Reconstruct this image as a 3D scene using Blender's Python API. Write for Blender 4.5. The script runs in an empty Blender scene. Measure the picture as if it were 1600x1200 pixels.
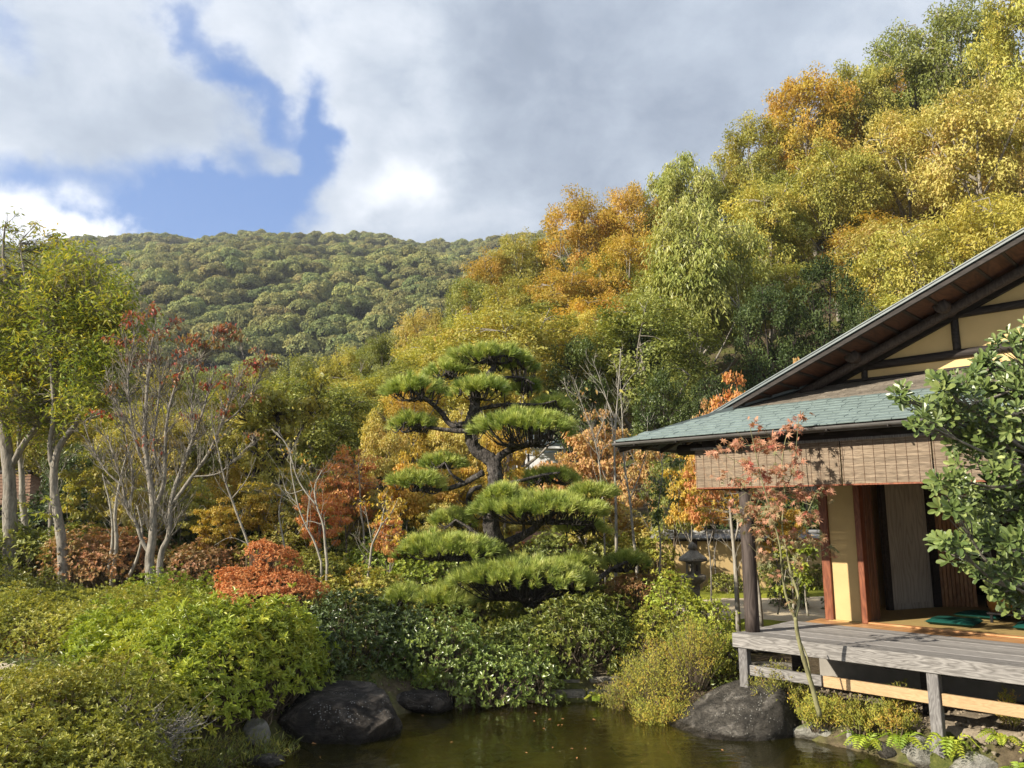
import bpy, math, random
import numpy as np
from mathutils import Vector
PI = math.pi
sc = bpy.context.scene
C = sc.collection

# ------------------------------------------------------------------ camera
EYE = 2.35
FPX = 1202.0
PITCH = math.atan(203 / FPX)
cam = bpy.data.cameras.new('camera')
camo = bpy.data.objects.new('camera', cam)
C.objects.link(camo)
cam.sensor_width = 36
cam.lens = FPX / 1600 * 36
cam.clip_start = 0.05
cam.clip_end = 3000
camo.location = (0, 0, EYE)
camo.rotation_euler = (PI / 2 + PITCH, 0, 0)
sc.camera = camo
sc.view_settings.view_transform = 'Standard'
sc.view_settings.look = 'None'
sc.view_settings.exposure = 1.18
sc.render.engine = 'CYCLES'
sc.cycles.max_bounces = 14
sc.cycles.diffuse_bounces = 8
sc.cycles.transmission_bounces = 10
sc.view_settings.gamma = 1.0
sc.view_settings.use_curve_mapping = False

def ray(px, py):
    cx = (px - 800) / FPX
    cy = -(py - 600) / FPX
    return np.array([cx, math.cos(PITCH) - cy * math.sin(PITCH), math.sin(PITCH) + cy * math.cos(PITCH)])
def P(px, py, Y):
    d = ray(px, py)
    t = Y / d[1]
    return np.array([d[0] * t, Y, EYE + d[2] * t])

# ------------------------------------------------------------------ sun and sky
SUN_TO = Vector((1.05, 0.50, -math.tan(math.radians(26)) * 1.163)).normalized()
SUN_EL = math.asin(-SUN_TO.z)
SUN_AZ = math.atan2(-SUN_TO.x, -SUN_TO.y)
sl = bpy.data.lights.new('sun', 'SUN')
sl.energy = 4.7
sl.angle = math.radians(0.6)
sl.color = (1.0, 0.91, 0.76)
so = bpy.data.objects.new('sun', sl)
C.objects.link(so)
so.rotation_euler = SUN_TO.to_track_quat('-Z', 'Y').to_euler()

class NT:
    """small node helper"""
    def __init__(s, tree):
        s.t = tree
        s.n = tree.nodes
        s.l = tree.links
    def node(s, typ, **kw):
        n = s.n.new(typ)
        for k, v in kw.items():
            setattr(n, k, v)
        return n
    def put(s, sock, v):
        if isinstance(v, bpy.types.NodeSocket):
            s.l.new(v, sock)
        elif v is not None:
            if hasattr(sock, 'default_value') and not isinstance(v, (int, float)) and len(v) == 3 and len(sock.default_value) == 4:
                v = (*v, 1)
            sock.default_value = v
    def m(s, op, a, b=None, c=None, clamp=False):
        n = s.node('ShaderNodeMath', operation=op, use_clamp=clamp)
        s.put(n.inputs[0], a)
        if b is not None: s.put(n.inputs[1], b)
        if c is not None: s.put(n.inputs[2], c)
        return n.outputs[0]
    def vm(s, op, a, b=None):
        n = s.node('ShaderNodeVectorMath', operation=op)
        s.put(n.inputs[0], a)
        if b is not None: s.put(n.inputs[1], b)
        return n.outputs[0]
    def noise(s, vec, scale, detail=4, rough=0.55, dist=0.0, col=False):
        n = s.node('ShaderNodeTexNoise')
        if vec is not None: s.put(n.inputs['Vector'], vec)
        n.inputs['Scale'].default_value = scale
        n.inputs['Detail'].default_value = detail
        n.inputs['Roughness'].default_value = rough
        n.inputs['Distortion'].default_value = dist
        return n.outputs['Color' if col else 'Fac']
    def ramp(s, fac, stops, interp='LINEAR'):
        n = s.node('ShaderNodeValToRGB')
        n.color_ramp.interpolation = interp
        e = n.color_ramp.elements
        while len(e) < len(stops): e.new(0.5)
        for i, (p, c) in enumerate(stops):
            e[i].position = p
            e[i].color = (*c, 1) if not isinstance(c, (int, float)) else (c, c, c, 1)
        s.put(n.inputs[0], fac)
        return n.outputs[0]
    def mix(s, fac, a, b, blend='MIX'):
        n = s.node('ShaderNodeMix', data_type='RGBA', blend_type=blend)
        s.put(n.inputs[0], fac)
        s.put(n.inputs[6], a)
        s.put(n.inputs[7], b)
        return n.outputs[2]
    def mapping(s, vec, scale=(1, 1, 1), rot=(0, 0, 0)):
        n = s.node('ShaderNodeMapping')
        s.put(n.inputs[0], vec)
        n.inputs['Scale'].default_value = scale
        n.inputs['Rotation'].default_value = rot
        return n.outputs[0]
    def smooth(s, x, a, b, lo=0.0, hi=1.0):
        n = s.node('ShaderNodeMapRange', interpolation_type='SMOOTHSTEP')
        s.put(n.inputs[0], x)
        n.inputs[1].default_value = a
        n.inputs[2].default_value = b
        n.inputs[3].default_value = lo
        n.inputs[4].default_value = hi
        return n.outputs[0]

def build_world():
    w = bpy.data.worlds.new('World')
    sc.world = w
    w.use_nodes = True
    w.node_tree.nodes.clear()
    T = NT(w.node_tree)
    out = T.node('ShaderNodeOutputWorld')
    bg = T.node('ShaderNodeBackground')
    T.l.new(bg.outputs[0], out.inputs[0])
    sky = T.node('ShaderNodeTexSky', sky_type='NISHITA', sun_disc=False)
    sky.sun_elevation = SUN_EL
    sky.sun_rotation = SUN_AZ
    sky.air_density = 1.0
    sky.dust_density = 0.4
    sky.ozone_density = 2.2
    tc = T.node('ShaderNodeTexCoord')
    d = tc.outputs['Generated']
    # domain warp of the direction for ragged cloud edges
    n1 = T.noise(T.mapping(d, (1, 1, 1.5)), 3.0, 4, 0.55, 0.2, col=True)
    n1c = T.vm('SUBTRACT', n1, (0.5, 0.5, 0.5))
    n1s = T.vm('MULTIPLY', n1c, (0.30, 0.30, 0.24))
    n2 = T.noise(d, 14.0, 5, 0.6, 0.0, col=True)
    n2s = T.vm('MULTIPLY', T.vm('SUBTRACT', n2, (0.5, 0.5, 0.5)), (0.07, 0.07, 0.07))
    dw = T.vm('ADD', T.vm('ADD', d, n1s), n2s)
    sep = T.node('ShaderNodeSeparateXYZ'); T.put(sep.inputs[0], dw)
    az = T.m('ARCTAN2', sep.outputs[0], sep.outputs[1])
    el = T.m('ARCSINE', T.m('MINIMUM', T.m('MAXIMUM', sep.outputs[2], -1.0), 1.0))
    def gauss(px, py, wx, wy, amp, ang=0.0):
        v = ray(px, py)
        a0 = math.atan2(v[0], v[1]); e0 = math.asin(v[2] / np.linalg.norm(v))
        da = T.m('SUBTRACT', az, a0); de = T.m('SUBTRACT', el, e0)
        ca, sa = math.cos(ang), math.sin(ang)
        # along = ca*da + sa*de
        p = T.m('MULTIPLY_ADD', da, ca, T.m('MULTIPLY', de, sa))
        q = T.m('MULTIPLY_ADD', da, -sa, T.m('MULTIPLY', de, ca))
        p = T.m('DIVIDE', p, wx / 1250.0); q = T.m('DIVIDE', q, wy / 1250.0)
        r = T.m('MULTIPLY_ADD', p, p, T.m('MULTIPLY', q, q))
        return T.m('MULTIPLY', T.m('POWER', 2.718, T.m('MULTIPLY', r, -1.0)), amp)
    def total(items, start):
        acc = start
        for g in items:
            acc = T.m('ADD', acc, gauss(*g))
        return acc
    f1 = T.noise(T.mapping(d, (1, 1, 1.7)), 2.6, 9, 0.56, 0.35)
    f2 = T.noise(T.mapping(d, (1, 1, 1.3)), 9.0, 8, 0.6, 0.2)
    dens = T.m('MULTIPLY_ADD', T.m('SUBTRACT', f1, 0.5), 1.5, T.m('MULTIPLY', T.m('SUBTRACT', f2, 0.5), 0.95))
    cover = total([(320, 330, 120, 42, -1.15), (445, 290, 95, 75, -1.05), (220, 310, 60, 26, -0.35), (500, 190, 45, 75, -1.15), (400, 150, 80, 30, -0.75, -0.5),
                   (325, 55, 55, 60, -0.75), (30, 235, 70, 34, -0.6), (20, 25, 60, 45, -0.5), (165, 245, 60, 26, -0.35),
                   (450, 230, 50, 34, 0.6), (150, 150, 210, 110, 0.25), (150, 345, 110, 45, 0.35), (630, 250, 110, 140, 0.5), (960, 160, 420, 260, 0.6)], 0.42)
    cover = T.m('ADD', cover, dens)
    mask = T.smooth(cover, -0.40, 0.48)
    # brightness of the cloud
    br = total([(640, 285, 70, 60, 0.50), (560, 130, 130, 110, 0.10), (590, 40, 110, 60, 0.06), (120, 150, 230, 150, -0.03), (140, 335, 140, 45, 0.48), (50, 290, 90, 30, 0.25), (520, 60, 70, 40, 0.06), (210, 60, 90, 60, 0.06),
                (1000, 210, 330, 190, -0.17), (760, 130, 170, 110, -0.07), (1230, 130, 160, 60, 0.08), (1420, -20, 200, 90, 0.02), (300, 180, 110, 60, -0.06)], 0.50)
    br = T.m('ADD', br, T.m('MULTIPLY', T.m('SUBTRACT', f2, 0.5), 0.62))
    br = T.m('ADD', br, T.m('MULTIPLY', T.m('SUBTRACT', f1, 0.5), 0.35))
    thin = T.m('MULTIPLY', T.m('SUBTRACT', 1.0, T.smooth(cover, 0.1, 0.9)), 0.10)
    br = T.m('ADD', br, thin)
    ccol = T.ramp(br, [(0.0, (0.15, 0.185, 0.24)), (0.30, (0.215, 0.255, 0.325)), (0.5, (0.325, 0.37, 0.44)), (0.75, (0.54, 0.57, 0.62)), (1.0, (0.74, 0.75, 0.77))])
    skyc = T.mix(1.0, sky.outputs[0], (0.095, 0.095, 0.10), 'MULTIPLY')
    skyc = T.mix(0.45, skyc, (0.10, 0.22, 0.54))
    col = T.mix(mask, skyc, ccol)
    T.put(bg.inputs[0], col)
    bg.inputs[1].default_value = 0.76
build_world()

# ------------------------------------------------------------------ mesh builder
def tagp(o, label=None, cat=None, group=None, kind=None):
    if label: o['label'] = label
    if cat: o['category'] = cat
    if group: o['group'] = group
    if kind: o['kind'] = kind
    return o
def empty(name, loc, rz=0, label=None, cat=None, group=None):
    o = bpy.data.objects.new(name, None)
    C.objects.link(o)
    o.location = tuple(float(v) for v in loc)
    o.rotation_euler = (0, 0, rz)
    o.empty_display_size = 0.1
    return tagp(o, label, cat, group)

class MB:
    def __init__(s):
        s.V = []; s.F = []; s.R = []; s.n = 0
    def add(s, V, F, r=0.5):
        V = np.asarray(V, dtype=np.float64).reshape(-1, 3)
        if isinstance(F, np.ndarray): F = [F]
        else:
            g = {}
            for f in F: g.setdefault(len(f), []).append(f)
            F = [np.array(v, dtype=np.int64) for v in g.values()]
        for f in F: s.F.append(f + s.n)
        s.V.append(V)
        rr = np.asarray(r, dtype=np.float64)
        s.R.append(np.full(len(V), float(rr)) if rr.ndim == 0 else rr)
        s.n += len(V)
        return s
    def mesh(s, name, mat=None, origin=(0, 0, 0), smooth=False):
        me = bpy.data.meshes.new(name)
        V = np.concatenate(s.V) - np.asarray(origin, dtype=np.float64)
        me.vertices.add(len(V))
        me.vertices.foreach_set('co', V.astype(np.float32).ravel())
        li = np.concatenate([f.ravel() for f in s.F]).astype(np.int32)
        tot = np.concatenate([np.full(len(f), f.shape[1]) for f in s.F]).astype(np.int32)
        st = np.concatenate([[0], np.cumsum(tot)[:-1]]).astype(np.int32)
        me.loops.add(len(li)); me.loops.foreach_set('vertex_index', li)
        me.polygons.add(len(tot)); me.polygons.foreach_set('loop_start', st)
        me.update(calc_edges=True)
        me.polygons.foreach_set('use_smooth', np.full(len(tot), bool(smooth)))
        a = me.attributes.new('rnd', 'FLOAT', 'POINT')
        a.data.foreach_set('value', np.concatenate(s.R).astype(np.float32))
        if mat: me.materials.append(mat)
        return me
    def build(s, name, mat, parent=None, origin=None, smooth=False, local=False):
        if origin is None:
            origin = tuple(parent.location) if (parent is not None and not local) else (0, 0, 0)
            if parent is not None and parent.parent is not None and not local:
                origin = tuple(parent.parent.location)
        me = s.mesh(name, mat, origin, smooth)
        o = bpy.data.objects.new(name, me)
        C.objects.link(o)
        if parent is not None: o.parent = parent
        elif origin is not None and not local: o.location = origin
        return o

def box(mb, x0, x1, y0, y1, z0, z1, r=0.5, bev=0.0):
    if bev <= 0:
        V = [(x, y, z) for x in (x0, x1) for y in (y0, y1) for z in (z0, z1)]
        F = [(0, 1, 3, 2), (4, 6, 7, 5), (0, 4, 5, 1), (2, 3, 7, 6), (0, 2, 6, 4), (1, 5, 7, 3)]
        return mb.add(V, F, r)
    b = min(bev, (x1 - x0) / 2.01, (y1 - y0) / 2.01, (z1 - z0) / 2.01)
    c = np.array([(x0 + x1) / 2, (y0 + y1) / 2, (z0 + z1) / 2]); h = np.array([(x1 - x0) / 2, (y1 - y0) / 2, (z1 - z0) / 2])
    V = []; idx = {}
    for sx in (-1, 1):
        for sy in (-1, 1):
            for sz in (-1, 1):
                for a in range(3):
                    hh = h - b; hh[a] = h[a]
                    idx[(sx, sy, sz, a)] = len(V); V.append(c + hh * np.array([sx, sy, sz]))
    F = []
    for a in range(3):
        o1, o2 = [i for i in range(3) if i != a]
        for s in (-1, 1):
            q = []
            for (p, r_) in ((-1, -1), (1, -1), (1, 1), (-1, 1)):
                k = [0, 0, 0]; k[a] = s; k[o1] = p; k[o2] = r_
                q.append(idx[(k[0], k[1], k[2], a)])
            F.append(tuple(q))
    for a in range(3):        # edges along axis a
        o1, o2 = [i for i in range(3) if i != a]
        for p in (-1, 1):
            for q in (-1, 1):
                def I(s, ax):
                    k = [0, 0, 0]; k[a] = s; k[o1] = p; k[o2] = q
                    return idx[(k[0], k[1], k[2], ax)]
                F.append((I(-1, o1), I(1, o1), I(1, o2), I(-1, o2)))
    for sx in (-1, 1):
        for sy in (-1, 1):
            for sz in (-1, 1):
                F.append(tuple(idx[(sx, sy, sz, a)] for a in range(3)))
    return mb.add(V, F, r)

def prism(mb, poly, axis, a0, a1, r=0.5):
    """polygon in the two other axes extruded along axis"""
    n = len(poly); V = []
    for a in (a0, a1):
        for (p, q) in poly:
            v = [0, 0, 0]; o = [i for i in range(3) if i != axis]
            v[axis] = a; v[o[0]] = p; v[o[1]] = q
            V.append(v)
    F = [tuple(range(n))[::-1], tuple(range(n, 2 * n))]
    F += [(i, (i + 1) % n, n + (i + 1) % n, n + i) for i in range(n)]
    return mb.add(V, F, r)

def nrm(v):
    v = np.asarray(v, dtype=float)
    return v / (np.linalg.norm(v, axis=-1, keepdims=True) + 1e-9)

def curve(pts, n):
    """Catmull-Rom through pts (any width) resampled to n points"""
    p = np.asarray(pts, dtype=float)
    if len(p) == 2: 
        t = np.linspace(0, 1, n)[:, None]
        return p[0] * (1 - t) + p[1] * t
    q = np.vstack([2 * p[0] - p[1], p, 2 * p[-1] - p[-2]])
    t = np.linspace(0, len(p) - 1 - 1e-6, n)
    i = t.astype(int); f = (t - i)[:, None]
    a, b, c, d = q[i], q[i + 1], q[i + 2], q[i + 3]
    return 0.5 * ((2 * b) + (-a + c) * f + (2 * a - 5 * b + 4 * c - d) * f ** 2 + (-a + 3 * b - 3 * c + d) * f ** 3)

def tube(mb, pts, rad, sides=6, rough=0.0, rng=None, r=0.5, cap=True):
    p = np.asarray(pts, dtype=float); n = len(p)
    rad = np.broadcast_to(np.asarray(rad, dtype=float), (n,))
    T = nrm(np.gradient(p, axis=0))
    up = np.array([0, 0, 1.0]) if abs(T[0][2]) < 0.9 else np.array([1.0, 0, 0])
    N = np.zeros((n, 3)); N[0] = nrm(np.cross(T[0], up))
    for i in range(1, n):
        v = N[i - 1] - T[i] * np.dot(N[i - 1], T[i]); N[i] = nrm(v)
    B = np.cross(T, N)
    a = np.linspace(0, 2 * PI, sides, endpoint=False)
    rr = rad[:, None] * np.ones((1, sides))
    if rough and rng is not None: rr = rr * (1 + rough * rng.standard_normal((n, sides)))
    V = p[:, None, :] + rr[..., None] * (np.cos(a)[None, :, None] * N[:, None, :] + np.sin(a)[None, :, None] * B[:, None, :])
    i = np.arange(n - 1)[:, None] * sides; j = np.arange(sides)[None, :]; j2 = (j + 1) % sides
    F = np.stack([i + j, i + j2, i + sides + j2, i + sides + j], -1).reshape(-1, 4)
    mb.add(V.reshape(-1, 3), F, r)
    if cap:
        base = mb.n - n * sides
        mb.F.append(np.array([[base + k for k in range(sides)][::-1]])); mb.F.append(np.array([[base + (n - 1) * sides + k for k in range(sides)]]))
    return mb

# ------------------------------------------------------------------ leaves
TPL = {
    'rhomb': (np.array([(0, 0, 0), (0.42, -0.5, 0.10), (1, 0, -0.04), (0.42, 0.5, 0.10)]), np.array([[0, 1, 2, 3]])),
    'oval': (np.array([(0, 0, 0), (0.34, -0.46, 0.10), (0.74, -0.38, 0.06), (1, 0, -0.08), (0.74, 0.38, 0.06), (0.34, 0.46, 0.10)]), np.array([[0, 1, 2, 3], [0, 3, 4, 5]])),
    'spoon': (np.array([(0, 0, 0), (0.3, -0.2, 0.05), (0.68, -0.5, 0.10), (0.93, -0.32, 0.03), (1, 0, -0.05), (0.93, 0.32, 0.03), (0.68, 0.5, 0.10), (0.3, 0.2, 0.05), (0.5, 0, 0.0)]),
              np.array([[0, 1, 8], [1, 2, 8], [2, 3, 8], [3, 4, 8], [4, 5, 8], [5, 6, 8], [6, 7, 8], [7, 0, 8]])),
    'tri': (np.array([(0, -0.5, 0), (1, 0, 0), (0, 0.5, 0)]), np.array([[0, 1, 2]])),
    'blade': (np.array([(0, -0.5, 0), (0.5, -0.45, 0.12), (1, 0, -0.05), (0.5, 0.45, 0.12), (0, 0.5, 0)]), np.array([[0, 1, 2, 3], [0, 3, 4, 4]])),
}
def _star():
    ang = [0, 38, 76, 122, 152]
    out = []
    tips = [(-152, .42), (-105, .62), (-76 + 22, .85), (-22, 1.0), (22, 1.0), (76 - 22, .85), (105, .62), (152, .42)]
    tips = [(-140, .45), (-88, .72), (-42, .95), (0, 1.05), (42, .95), (88, .72), (140, .45)]
    V = [(0, 0, 0.02)]
    for i, (a, r) in enumerate(tips):
        A = math.radians(a)
        V.append((r * math.cos(A), r * math.sin(A), -0.12 * r))
        if i < len(tips) - 1:
            m = math.radians((a + tips[i + 1][0]) / 2)
            V.append((0.3 * math.cos(m), 0.3 * math.sin(m), 0.03))
    V.append((-0.12, 0, 0.0))
    n = len(V) - 1
    V = np.array(V)
    F = np.array([[0, i, i + 1] for i in range(1, n)] + [[0, n, 1]])
    return V * np.array([0.6, 0.6, 0.6]) , F
TPL['maple'] = _star()

def leaves(mb, Pn, T, N, L, W, rnd, kind='rhomb'):
    """Pn base points, T tip directions, N normals, L lengths, W widths"""
    tv, tf = TPL[kind]
    if kind == 'blade': tf = np.array([[0, 1, 3, 4], [1, 2, 3, 3]])
    n = len(Pn)
    T = nrm(T); N = nrm(N - T * np.sum(N * T, -1, keepdims=True)); S = np.cross(N, T)
    L = np.broadcast_to(L, (n,)); W = np.broadcast_to(W, (n,))
    V = (Pn[:, None, :] + (tv[None, :, 0:1] * L[:, None, None]) * T[:, None, :]
         + (tv[None, :, 1:2] * W[:, None, None]) * S[:, None, :]
         + (tv[None, :, 2:3] * L[:, None, None]) * N[:, None, :])
    k = len(tv)
    F = (np.arange(n)[:, None, None] * k + tf[None]).reshape(-1, tf.shape[1])
    if kind == 'blade':
        F4 = F.reshape(n, 2, 4); 
        mb.add(V.reshape(-1, 3), [0] and [], 0.5) if False else None
        mb.V.append(V.reshape(-1, 3)); mb.R.append(np.repeat(rnd, k)); 
        mb.F.append(F4[:, 0] + mb.n); mb.F.append(F4[:, 1, :3] + mb.n); mb.n += n * k
        return mb
    mb.add(V.reshape(-1, 3), F, np.repeat(np.broadcast_to(rnd, (n,)), k))
    return mb

def sph(rng, n):
    return nrm(rng.standard_normal((n, 3)))

# ------------------------------------------------------------------ materials
MATS = {}
def new_mat(name):
    m = bpy.data.materials.new(name); m.use_nodes = True
    m.node_tree.nodes.clear()
    T = NT(m.node_tree)
    out = T.node('ShaderNodeOutputMaterial')
    return m, T, out
def principled(T, out, col, rough=0.6, spec=0.3, bump=None, bstr=0.3, bdist=0.02, **kw):
    b = T.node('ShaderNodeBsdfPrincipled')
    T.put(b.inputs['Base Color'], col); T.put(b.inputs['Roughness'], rough)
    b.inputs['Specular IOR Level'].default_value = spec
    for k, v in kw.items(): T.put(b.inputs[k], v)
    if bump is not None:
        n = T.node('ShaderNodeBump'); T.put(n.inputs['Height'], bump)
        n.inputs['Strength'].default_value = bstr; n.inputs['Distance'].default_value = bdist
        T.l.new(n.outputs[0], b.inputs['Normal'])
    if out is not None: T.l.new(b.outputs[0], out.inputs[0])
    return b
def leaf_mat(name, cols, rough=0.5, trans=0.28, spec=0.25, vary=0.25, ns=0.5, tint=(1.2, 1.1, 0.45), ohue=0.0):
    m, T, out = new_mat(name)
    at = T.node('ShaderNodeAttribute', attribute_name='rnd')
    k = len(cols)
    oi = T.node('ShaderNodeObjectInfo')
    geo = T.node('ShaderNodeNewGeometry')
    patchy = T.m('MULTIPLY', T.m('SUBTRACT', T.noise(geo.outputs['Position'], ns * 1.7, 3, 0.6), 0.5), 1.1)
    cols = [tuple(v * (1.25 if i == 0 else 1.0) for v in c) for i, c in enumerate(cols)]
    col = T.ramp(T.m('ADD', at.outputs['Fac'], patchy, clamp=True), [(i / (k - 1) if k > 1 else 0, c) for i, c in enumerate(cols)])
    nz = T.noise(geo.outputs['Position'], ns, 3, 0.5)
    v = T.m('MULTIPLY_ADD', T.m('SUBTRACT', nz, 0.5), vary * 2.4, T.m('MULTIPLY_ADD', oi.outputs['Random'], vary, 1.0 - vary * 0.5))
    hs = T.node('ShaderNodeHueSaturation')
    T.put(hs.inputs['Color'], col); T.put(hs.inputs['Value'], v)
    T.put(hs.inputs['Hue'], T.m('MULTIPLY_ADD', T.m('SUBTRACT', T.noise(geo.outputs['Position'], ns * 0.6, 2, 0.5), 0.5), 0.035 * (vary / 0.25), T.m('MULTIPLY_ADD', T.m('FRACT', T.m('MULTIPLY', oi.outputs['Random'], 7.7)), ohue, 0.5 - ohue * 0.6)))
    c = hs.outputs[0]
    b = principled(T, None, c, rough, spec)
    tr = T.node('ShaderNodeBsdfTranslucent')
    T.put(tr.inputs[0], T.mix(1.0, c, tint, 'MULTIPLY'))
    mx = T.node('ShaderNodeMixShader'); mx.inputs[0].default_value = trans
    T.l.new(b.outputs[0], mx.inputs[1]); T.l.new(tr.outputs[0], mx.inputs[2]); T.l.new(mx.outputs[0], out.inputs[0])
    MATS[name] = m
    return m
def bark_mat(name, c1, c2, scale=8, stretch=0.25, lichen=None, bs=0.6, bd=0.02):
    m, T, out = new_mat(name)
    geo = T.node('ShaderNodeTexCoord').outputs['Object']
    v = T.mapping(geo, (1, 1, stretch))
    n = T.noise(v, scale, 6, 0.65, 0.5)
    col = T.ramp(n, [(0.3, c1), (0.68, c2)])
    if lichen:
        l = T.noise(geo, scale * 0.6, 5, 0.6)
        col = T.mix(T.smooth(l, 0.55, 0.66, 0, 0.6), col, lichen)
    principled(T, out, col, 0.9, 0.15, n, bs, bd)
    MATS[name] = m
    return m
def wood_mat(name, c1, c2, c3, axis=0, scale=3.0, rough=0.7, knots=True, bs=0.25):
    """grain running along the local axis"""
    m, T, out = new_mat(name)
    oc = T.node('ShaderNodeTexCoord').outputs['Object']
    s = [1, 1, 1]; s[axis] = 0.17
    at = T.node('ShaderNodeAttribute', attribute_name='rnd')
    cmb = T.node('ShaderNodeCombineXYZ')
    for i in range(3): T.put(cmb.inputs[i], T.m('MULTIPLY', at.outputs['Fac'], 7.3))
    v = T.vm('ADD', T.mapping(oc, tuple(s)), cmb.outputs[0])
    w = T.noise(v, scale, 3, 0.5)
    rings = T.m('FRACT', T.m('MULTIPLY', w, 17.0))
    rings = T.m('ABSOLUTE', T.m('MULTIPLY_ADD', rings, 2.0, -1.0))
    s2 = [1, 1, 1]; s2[axis] = 0.02
    fine = T.noise(T.mapping(oc, tuple(s2)), 60, 4, 0.6)
    f = T.m('MULTIPLY_ADD', rings, 0.45, T.m('MULTIPLY', fine, 0.55))
    col = T.ramp(f, [(0.15, c1), (0.45, c2), (0.8, c3)])
    big = T.noise(oc, 1.3, 4, 0.6)
    col = T.mix(T.smooth(big, 0.35, 0.7, 0.0, 0.35), col, c1)
    hs = T.node('ShaderNodeHueSaturation'); T.put(hs.inputs['Color'], col)
    T.put(hs.inputs['Value'], T.m('MULTIPLY_ADD', at.outputs['Fac'], 0.4, 0.8))
    principled(T, out, hs.outputs[0], rough, 0.3, f, bs, 0.004)
    MATS[name] = m
    return m
def plain_mat(name, c, rough=0.6, spec=0.3, var=0.15, scale=6, bs=0.1, **kw):
    m, T, out = new_mat(name)
    oc = T.node('ShaderNodeTexCoord').outputs['Object']
    n = T.noise(oc, scale, 6, 0.6)
    n2 = T.noise(oc, scale * 0.2, 3, 0.6)
    f = T.m('MULTIPLY_ADD', n, 0.6, T.m('MULTIPLY', n2, 0.4))
    lo = tuple(max(0, x * (1 - var * 1.6)) for x in c); hi = tuple(min(1, x * (1 + var * 1.6)) for x in c)
    at = T.node('ShaderNodeAttribute', attribute_name='rnd')
    col = T.ramp(f, [(0.3, lo), (0.7, hi)])
    hs = T.node('ShaderNodeHueSaturation'); T.put(hs.inputs['Color'], col)
    oi = T.node('ShaderNodeObjectInfo')
    T.put(hs.inputs['Value'], T.m('MULTIPLY_ADD', at.outputs['Fac'], 0.5, T.m('MULTIPLY_ADD', oi.outputs['Random'], 0.16 if 'slate' in name or 'tile' in name else 0.0, 0.75 - (0.08 if 'slate' in name or 'tile' in name else 0.0))))
    principled(T, out, hs.outputs[0], rough, spec, n, bs, 0.01, **kw)
    MATS[name] = m
    return m
def rock_mat(name, c1, c2, c3, lichen=(0.45, 0.45, 0.42), la=0.7, scale=3.0, moss=None):
    m, T, out = new_mat(name)
    oc = T.node('ShaderNodeNewGeometry').outputs['Position']
    n = T.noise(oc, scale, 8, 0.62, 0.8)
    n2 = T.noise(T.mapping(oc, (1, 1, 2.2), (0.4, 0.3, 0)), scale * 2.6, 8, 0.7, 0.3)
    col = T.ramp(n, [(0.3, c1), (0.52, c2), (0.72, c3)])
    col = T.mix(T.smooth(n2, 0.35, 0.55, 0.55, 0.0), col, c1)
    sp = T.node('ShaderNodeTexVoronoi'); T.put(sp.inputs['Vector'], oc); sp.inputs['Scale'].default_value = 34
    spn = T.noise(oc, 6, 4, 0.6)
    spot = T.m('MULTIPLY', T.smooth(sp.outputs['Distance'], 0.18, 0.30, 1, 0), T.smooth(spn, 0.50, 0.62, 0, la))
    col = T.mix(spot, col, lichen)
    if moss is not None:
        nn = T.node('ShaderNodeNewGeometry'); sx = T.node('ShaderNodeSeparateXYZ'); T.put(sx.inputs[0], nn.outputs['Normal'])
        mm = T.m('MULTIPLY', T.smooth(sx.outputs[2], 0.4, 0.9), T.smooth(T.noise(oc, 4, 5, 0.6), 0.45, 0.6))
        col = T.mix(mm, col, moss)
    # wet band just above the water
    sz = T.node('ShaderNodeSeparateXYZ'); T.put(sz.inputs[0], oc)
    wet = T.smooth(T.m('MULTIPLY_ADD', n2, 0.08, sz.outputs[2]), 0.06, 0.12, 1, 0)
    col = T.mix(wet, col, T.mix(1.0, col, (0.32, 0.30, 0.27), 'MULTIPLY'))
    rg = T.m('MULTIPLY_ADD', wet, -0.5, 0.8)
    h = T.m('MULTIPLY_ADD', n2, 0.9, n)
    principled(T, out, col, rg, 0.3, h, 1.0, 0.09)
    MATS[name] = m
    return m

leaf_mat('far_green', [(0.12, 0.15, 0.062), (0.22, 0.235, 0.088), (0.36, 0.34, 0.12)], 0.75, 0.22, 0.05, 0.5, 0.03, ohue=0.06)
leaf_mat('oak_yellow_green', [(0.15, 0.165, 0.035), (0.34, 0.335, 0.07), (0.50, 0.46, 0.11), (0.50, 0.38, 0.09)], 0.45, 0.38, 0.35, ohue=.02)
leaf_mat('oak_olive', [(0.12, 0.15, 0.035), (0.26, 0.29, 0.07), (0.42, 0.42, 0.12)], 0.45, 0.36, 0.35)
leaf_mat('oak_golden', [(0.26, 0.22, 0.04), (0.46, 0.35, 0.06), (0.55, 0.38, 0.08), (0.52, 0.30, 0.08)], 0.5, 0.40, 0.3)
leaf_mat('oak_tan', [(0.24, 0.22, 0.06), (0.42, 0.38, 0.10), (0.54, 0.46, 0.15), (0.50, 0.34, 0.13)], 0.5, 0.36, 0.3)
leaf_mat('willow_oak', [(0.16, 0.19, 0.045), (0.33, 0.35, 0.09), (0.52, 0.50, 0.18)], 0.42, 0.34, 0.4)
leaf_mat('yellow_leaf', [(0.30, 0.28, 0.05), (0.50, 0.45, 0.09), (0.58, 0.46, 0.09)], 0.5, 0.38, 0.3)
leaf_mat('evergreen', [(0.025, 0.042, 0.012), (0.052, 0.078, 0.020), (0.11, 0.14, 0.036)], 0.5, 0.14, 0.25)
leaf_mat('mid_green', [(0.035, 0.060, 0.016), (0.085, 0.120, 0.026), (0.17, 0.20, 0.045)], 0.4, 0.22, 0.4)
leaf_mat('orange_maple', [(0.38, 0.28, 0.06), (0.56, 0.31, 0.11), (0.60, 0.25, 0.11), (0.60, 0.42, 0.10)], 0.5, 0.36, 0.25)
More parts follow.
